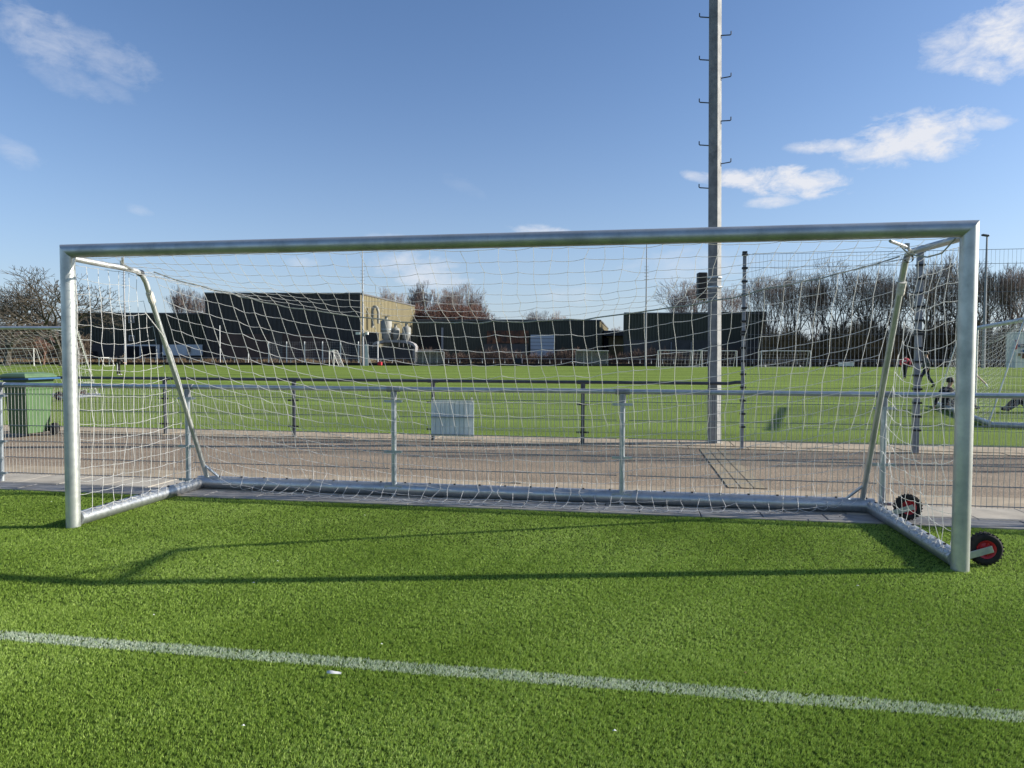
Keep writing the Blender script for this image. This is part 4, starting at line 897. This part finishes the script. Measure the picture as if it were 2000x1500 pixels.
# ================================================================ PEOPLE
def person(label, loc, rz, J, top_m, leg_m, shoe_m, skin_arms=False, skin_shins=False, s=1.0, hair=True, extra=None):
    """J: joint name -> local position; +x is the way the person faces"""
    t = thing('person', loc, label, 'person', rz); t.scale = (s, s, s)
    def skin(name, chain, rad, m, sub=1, root=None):
        names = []; ed = []
        for (a, b_) in chain:
            for q in (a, b_):
                if q not in names: names.append(q)
            ed.append((names.index(a), names.index(b_)))
        me = bpy.data.meshes.new(name); me.from_pydata([tuple(J[q]) for q in names], ed, []); me.materials.append(m)
        o = bpy.data.objects.new(name, me); C.objects.link(o); o.parent = t
        sk = o.modifiers.new('skin', 'SKIN'); sk.use_smooth_shade = True
        for i, q in enumerate(names):
            v = me.skin_vertices[0].data[i]; r_ = rad(q); v.radius = (r_, r_); v.use_root = (q == (root or names[0]))
        ss = o.modifiers.new('sub', 'SUBSURF'); ss.levels = sub; ss.render_levels = sub; return o
    RAD = dict(pelvis=.115, spine=.105, chest=.125, neck0=.06, neck=.052, head=.088, crown=.075, nose=.02, shl=.055, shr=.055, ell=.042, elr=.042, wrl=.028, wrr=.028, hal=.03, har=.03, hil=.085, hir=.085, knl=.058, knr=.058, anl=.04, anr=.04, tol=.035, tor=.035, hel=.035, her=.035)
    for sd_ in 'lr':
        h = Vector(J['ha'+sd_]); w_ = Vector(J['wr'+sd_]); dv = (h-w_).normalized(); si = dv.cross(Vector((0, 0, 1))); si = si.normalized() if si.length > .1 else Vector((0, 1, 0)); dn = dv.cross(si)
        for k, (off, ll) in enumerate(((-.03, .055), (-.012, .072), (.008, .078), (.026, .07), (.036, .052))):
            J[f'qa{sd_}{k}'] = h+si*off+dv*.02; J[f'qb{sd_}{k}'] = h+si*off*1.25+dv*ll+dn*.02; RAD[f'qa{sd_}{k}'] = .010; RAD[f'qb{sd_}{k}'] = .008
    J['nose'] = Vector(J['head'])+Vector(J.get('facing', (1, 0, 0)))*.105
    arms = [('chest', 'shl'), ('shl', 'ell'), ('ell', 'wrl'), ('chest', 'shr'), ('shr', 'elr'), ('elr', 'wrr')]
    legs = [('pelvis', 'hil'), ('hil', 'knl'), ('knl', 'anl'), ('pelvis', 'hir'), ('hir', 'knr'), ('knr', 'anr')]
    hands = [('wrl', 'hal'), ('wrr', 'har')]+[(('hal' if k[2] == 'l' else 'har'), k) for k in J if k.startswith('qa')]+[(k, 'qb'+k[2:]) for k in J if k.startswith('qa')]
    body = [('pelvis', 'spine'), ('spine', 'chest'), ('chest', 'neck0'), ('neck0', 'neck'), ('neck', 'head'), ('head', 'crown')]+arms+legs+[('anl', 'tol'), ('anr', 'tor')]+hands
    skin('body', body, lambda q: RAD[q]*.93, M['skin'], root='pelvis')
    skin('jacket', [('pelvis', 'spine'), ('spine', 'chest'), ('chest', 'neck0')]+([a for a in arms if 'wr' not in a[1]] if skin_arms else arms), lambda q: RAD[q]*1.28+.008, top_m, root='pelvis')
    skin('trousers', [('pelvis', 'hil'), ('hil', 'knl'), ('pelvis', 'hir'), ('hir', 'knr')] + ([] if skin_shins else [('knl', 'anl'), ('knr', 'anr')]), lambda q: RAD[q]*1.2+.008, leg_m, root='pelvis')
    for sd_ in 'lr':
        J['hee'+sd_] = Vector(J['an'+sd_])*1.0+(Vector(J['an'+sd_])-Vector(J['to'+sd_])).normalized()*.04+Vector((0, 0, -.02)); RAD['hee'+sd_] = .04
        skin('shoe', [('hee'+sd_, 'to'+sd_)], lambda q: .046, shoe_m)
    hd = Vector(J['head']); cr = Vector(J['crown']); ax = (cr-hd).normalized(); fc = Vector(J.get('facing', (1, 0, 0)))
    b = MB(); me_c = hd+ax*.045-fc*.018
    for i in range(7):
        for j in range(12):
            th = math.pi*.62*i/6; ph = 2*math.pi*j/12; lat = ax.orthogonal().normalized(); l2 = ax.cross(lat); b.v.append(me_c+(ax*math.cos(th)*1.05+(lat*math.cos(ph)+l2*math.sin(ph))*math.sin(th))*.108)
    for i in range(6):
        for j in range(12): b.f.append((i*12+j, i*12+(j+1) % 12, i*12+12+(j+1) % 12, i*12+12+j))
    if hair: b.build('hair', M['hair'], t, local=True, smooth=True)
    sdv = fc.cross(ax).normalized()
    for s_ in (-1, 1):
        c_ = hd+fc*.085+sdv*s_*.033+ax*.012; MB().lathe(c_, [(0, -.010), (.009, -.005), (.009, .005), (0, .010)], 6).build('eye', M['black'], t, local=True)
        c_ = hd+sdv*s_*.09-ax*.005; MB().box(c_, (.03, .018, .05)).build('ear', M['skin'], t, local=True)
    return t
def base_pose():
    V = Vector; return dict(pelvis=V((0, 0, .95)), spine=V((0, 0, 1.12)), chest=V((0, 0, 1.34)), neck0=V((0, 0, 1.46)), neck=V((.005, 0, 1.52)), head=V((.015, 0, 1.63)), crown=V((.01, 0, 1.72)),
        shl=V((0, .18, 1.42)), shr=V((0, -.18, 1.42)), ell=V((-.03, .24, 1.14)), elr=V((-.03, -.24, 1.14)), wrl=V((.04, .25, .9)), wrr=V((.04, -.25, .9)), hal=V((.06, .25, .82)), har=V((.06, -.25, .82)),
        hil=V((0, .09, .9)), hir=V((0, -.09, .9)), knl=V((.02, .1, .5)), knr=V((.02, -.1, .5)), anl=V((0, .1, .08)), anr=V((0, -.1, .08)), tol=V((.16, .1, .04)), tor=V((.16, -.1, .04)))
V = Vector
# stooping youth in black on the left
J = base_pose(); J.update(spine=V((.07, 0, 1.10)), chest=V((.20, 0, 1.28)), neck0=V((.29, 0, 1.37)), neck=V((.34, 0, 1.40)), head=V((.43, 0, 1.44)), crown=V((.47, 0, 1.53)), shl=V((.22, .18, 1.33)), shr=V((.22, -.18, 1.33)),
    ell=V((.28, .2, 1.06)), elr=V((.28, -.2, 1.06)), wrl=V((.45, .1, .92)), wrr=V((.45, -.1, .92)), hal=V((.52, .06, .88)), har=V((.52, -.06, .88)), facing=V((.8, 0, -.6)), anl=V((.06, .12, .08)), tol=V((.22, .12, .04)))
pa = person('stooping person in black top and black trousers with white stripes on the far field', gp(231, 733), R(9), J, M['cl_black'], M['cl_black'], M['white'], s=1.08)
MB().box((.04, -.185, .62), (.05, .03, .55)).build('trouser_stripe', M['white'], pa, local=True)
# person in red
J = base_pose(); J.update(chest=V((.10, 0, 1.30)), neck0=V((.17, 0, 1.40)), neck=V((.2, 0, 1.43)), head=V((.3, 0, 1.45)), crown=V((.36, 0, 1.50)), shl=V((.1, .2, 1.36)), shr=V((.1, -.2, 1.36)), ell=V((.05, .33, 1.14)), elr=V((.05, -.33, 1.14)), wrl=V((.15, .25, .95)), wrr=V((.15, -.25, .95)), hal=V((.2, .2, .9)), har=V((.2, -.2, .9)),
    knl=V((.10, .06, .5)), anl=V((-.02, .05, .08)), tol=V((.12, .05, .04)), knr=V((0, -.05, .48)), anr=V((-.12, -.04, .10)), tor=V((0, -.04, .05)), facing=V((.6, 0, -.8)))
pb = person('person in a red shirt leaning forward beside the second tall fence post', gp(1767, 740), R(70), J, M['cl_red'], M['cl_black'], M['black'], s=1.05)
MB().box((-.075, 0, 1.24), (.02, .10, .13)).build('shirt_patch', M['white'], pb, local=True)
# walking man
J = base_pose(); J.update(knl=V((.22, .1, .52)), anl=V((.30, .1, .09)), tol=V((.46, .1, .05)), knr=V((-.12, -.1, .50)), anr=V((-.36, -.1, .12)), tor=V((-.22, -.1, .04)), ell=V((-.12, .25, 1.16)), elr=V((.08, -.25, 1.14)), wrl=V((-.08, .27, .93)), wrr=V((.28, -.24, 1.0)), hal=V((-.05, .27, .86)), har=V((.35, -.24, 1.0)))
person('walking person in a grey patterned jacket and dark trousers behind the second tall fence post', gp(1808, 757), R(160), J, M['cl_grey'], M['cl_navy'], M['black'], s=1.06)
# runner behind the right goal post
J = base_pose(); J.update(knl=V((.25, .1, .62)), anl=V((.18, .1, .22)), tol=V((.33, .1, .17)), knr=V((-.22, -.1, .60)), anr=V((-.62, -.1, .20)), tor=V((-.72, -.1, .02)), ell=V((-.22, .27, 1.22)), wrl=V((-.1, .3, 1.0)), hal=V((-.05, .3, .93)), elr=V((.12, -.25, 1.16)), wrr=V((.32, -.2, 1.2)), hal_=V((0, 0, 0)), har=V((.38, -.2, 1.23)))
J.pop('hal_')
person('running person in black shorts whose leg shows right of the right goal post', gp(1898, 757), R(172), J, M['cl_black'], M['cl_black'], M['sign'], skin_arms=True, skin_shins=True, s=1.05)
# seated people
def sit_pose():
    return dict(pelvis=V((0, 0, .14)), spine=V((-.05, 0, .30)), chest=V((-.02, 0, .52)), neck0=V((.02, 0, .63)), neck=V((.04, 0, .69)), head=V((.08, 0, .79)), crown=V((.08, 0, .89)), shl=V((-.02, .19, .60)), shr=V((-.02, -.19, .60)),
        ell=V((-.14, .26, .34)), elr=V((.16, -.24, .38)), wrl=V((-.2, .28, .12)), wrr=V((.34, -.16, .42)), hal=V((-.22, .3, .05)), har=V((.41, -.14, .42)), hil=V((.06, .1, .12)), hir=V((.06, -.1, .12)),
        knl=V((.42, .14, .36)), knr=V((.40, -.12, .40)), anl=V((.78, .14, .09)), anr=V((.72, -.12, .09)), tol=V((.88, .14, .13)), tor=V((.83, -.12, .10)))
J = sit_pose(); person('person in black sitting on the turf left of the right goal post', gp(1850, 801), R(5), J, M['cl_black'], M['cl_black'], M['black'], s=1.05)
J = sit_pose(); person('person in black sitting on the turf at the right edge of the picture', gp(2022, 806), R(184), J, M['cl_black'], M['cl_black'], M['black'], s=1.05)

# ================================================================ LITTLE THINGS ON THE TURF
lf = thing('litter_leaf', (-.12, -2.43, .02), 'small white curled scrap on the turf in front of the painted line', 'litter')
b = MB(); n_ = 9
for i in range(n_+1):
    t = i/n_; w_ = .012*math.sin(math.pi*min(.97, t+.03))**.6; x_ = -.12-.036+.075*t
    b.v += [V((x_, -2.43-w_, .024+.004*math.sin(t*3))), V((x_, -2.43, .034+.004*math.sin(t*5))), V((x_, -2.43+w_, .026+.006*t))]
for i in range(n_):
    for k in (0, 1): b.f.append((3*i+k, 3*i+3+k, 3*i+4+k, 3*i+1+k))
b.build('scrap', M['white'], lf, smooth=True)
scr = [(905, 1013, .018), (712, 1012, .010), (1205, 1010, .016), (495, 1146, .012), (90, 976, .014), (745, 1268, .008), (1455, 1325, .010), (1950, 1360, .016), (1640, 1015, .012), (542, 1103, .008), (1675, 1152, .010), (620, 1058, .008), (1200, 1440, .01), (300, 1210, .009), (100, 985, .01), (475, 1430, .01)]
where = ['under the middle of the crossbar close to the paving', 'left of the middle close to the paving', 'next to the fallen hem of the net', 'just below the long shadow on the left', 'left of the left goal post near the paving', 'right above the painted line in the middle', 'just above the painted line on the right',
         'by the painted line at the right edge', 'close to the paving near the right rear corner', 'on the thin shadow line left of the middle', 'in the open turf below the right side bar', 'between the two shadow lines', 'near the bottom edge right of the middle', 'above the painted line on the left', 'behind the left goal post base on the left', 'near the bottom edge left of the middle']
for (x_, y_, s_), wh in zip(scr, where):
    p = gp(x_, y_); a = rnd.uniform(0, 3); leaf = rnd.random() < .35
    b = MB().quad((p.x-s_, p.y, .026), (p.x, p.y-s_*.45, .031), (p.x+s_, p.y, .028), (p.x, p.y+s_*.5, .033)); b.v.append(V((p.x, p.y, .036)))
    tag(b.build('dry_leaf' if leaf else 'paper_scrap', M['rust'] if leaf else M['white']), ('tiny dry leaf ' if leaf else 'tiny white scrap ')+wh, 'leaf' if leaf else 'litter')
print('tris blades', len(P_))
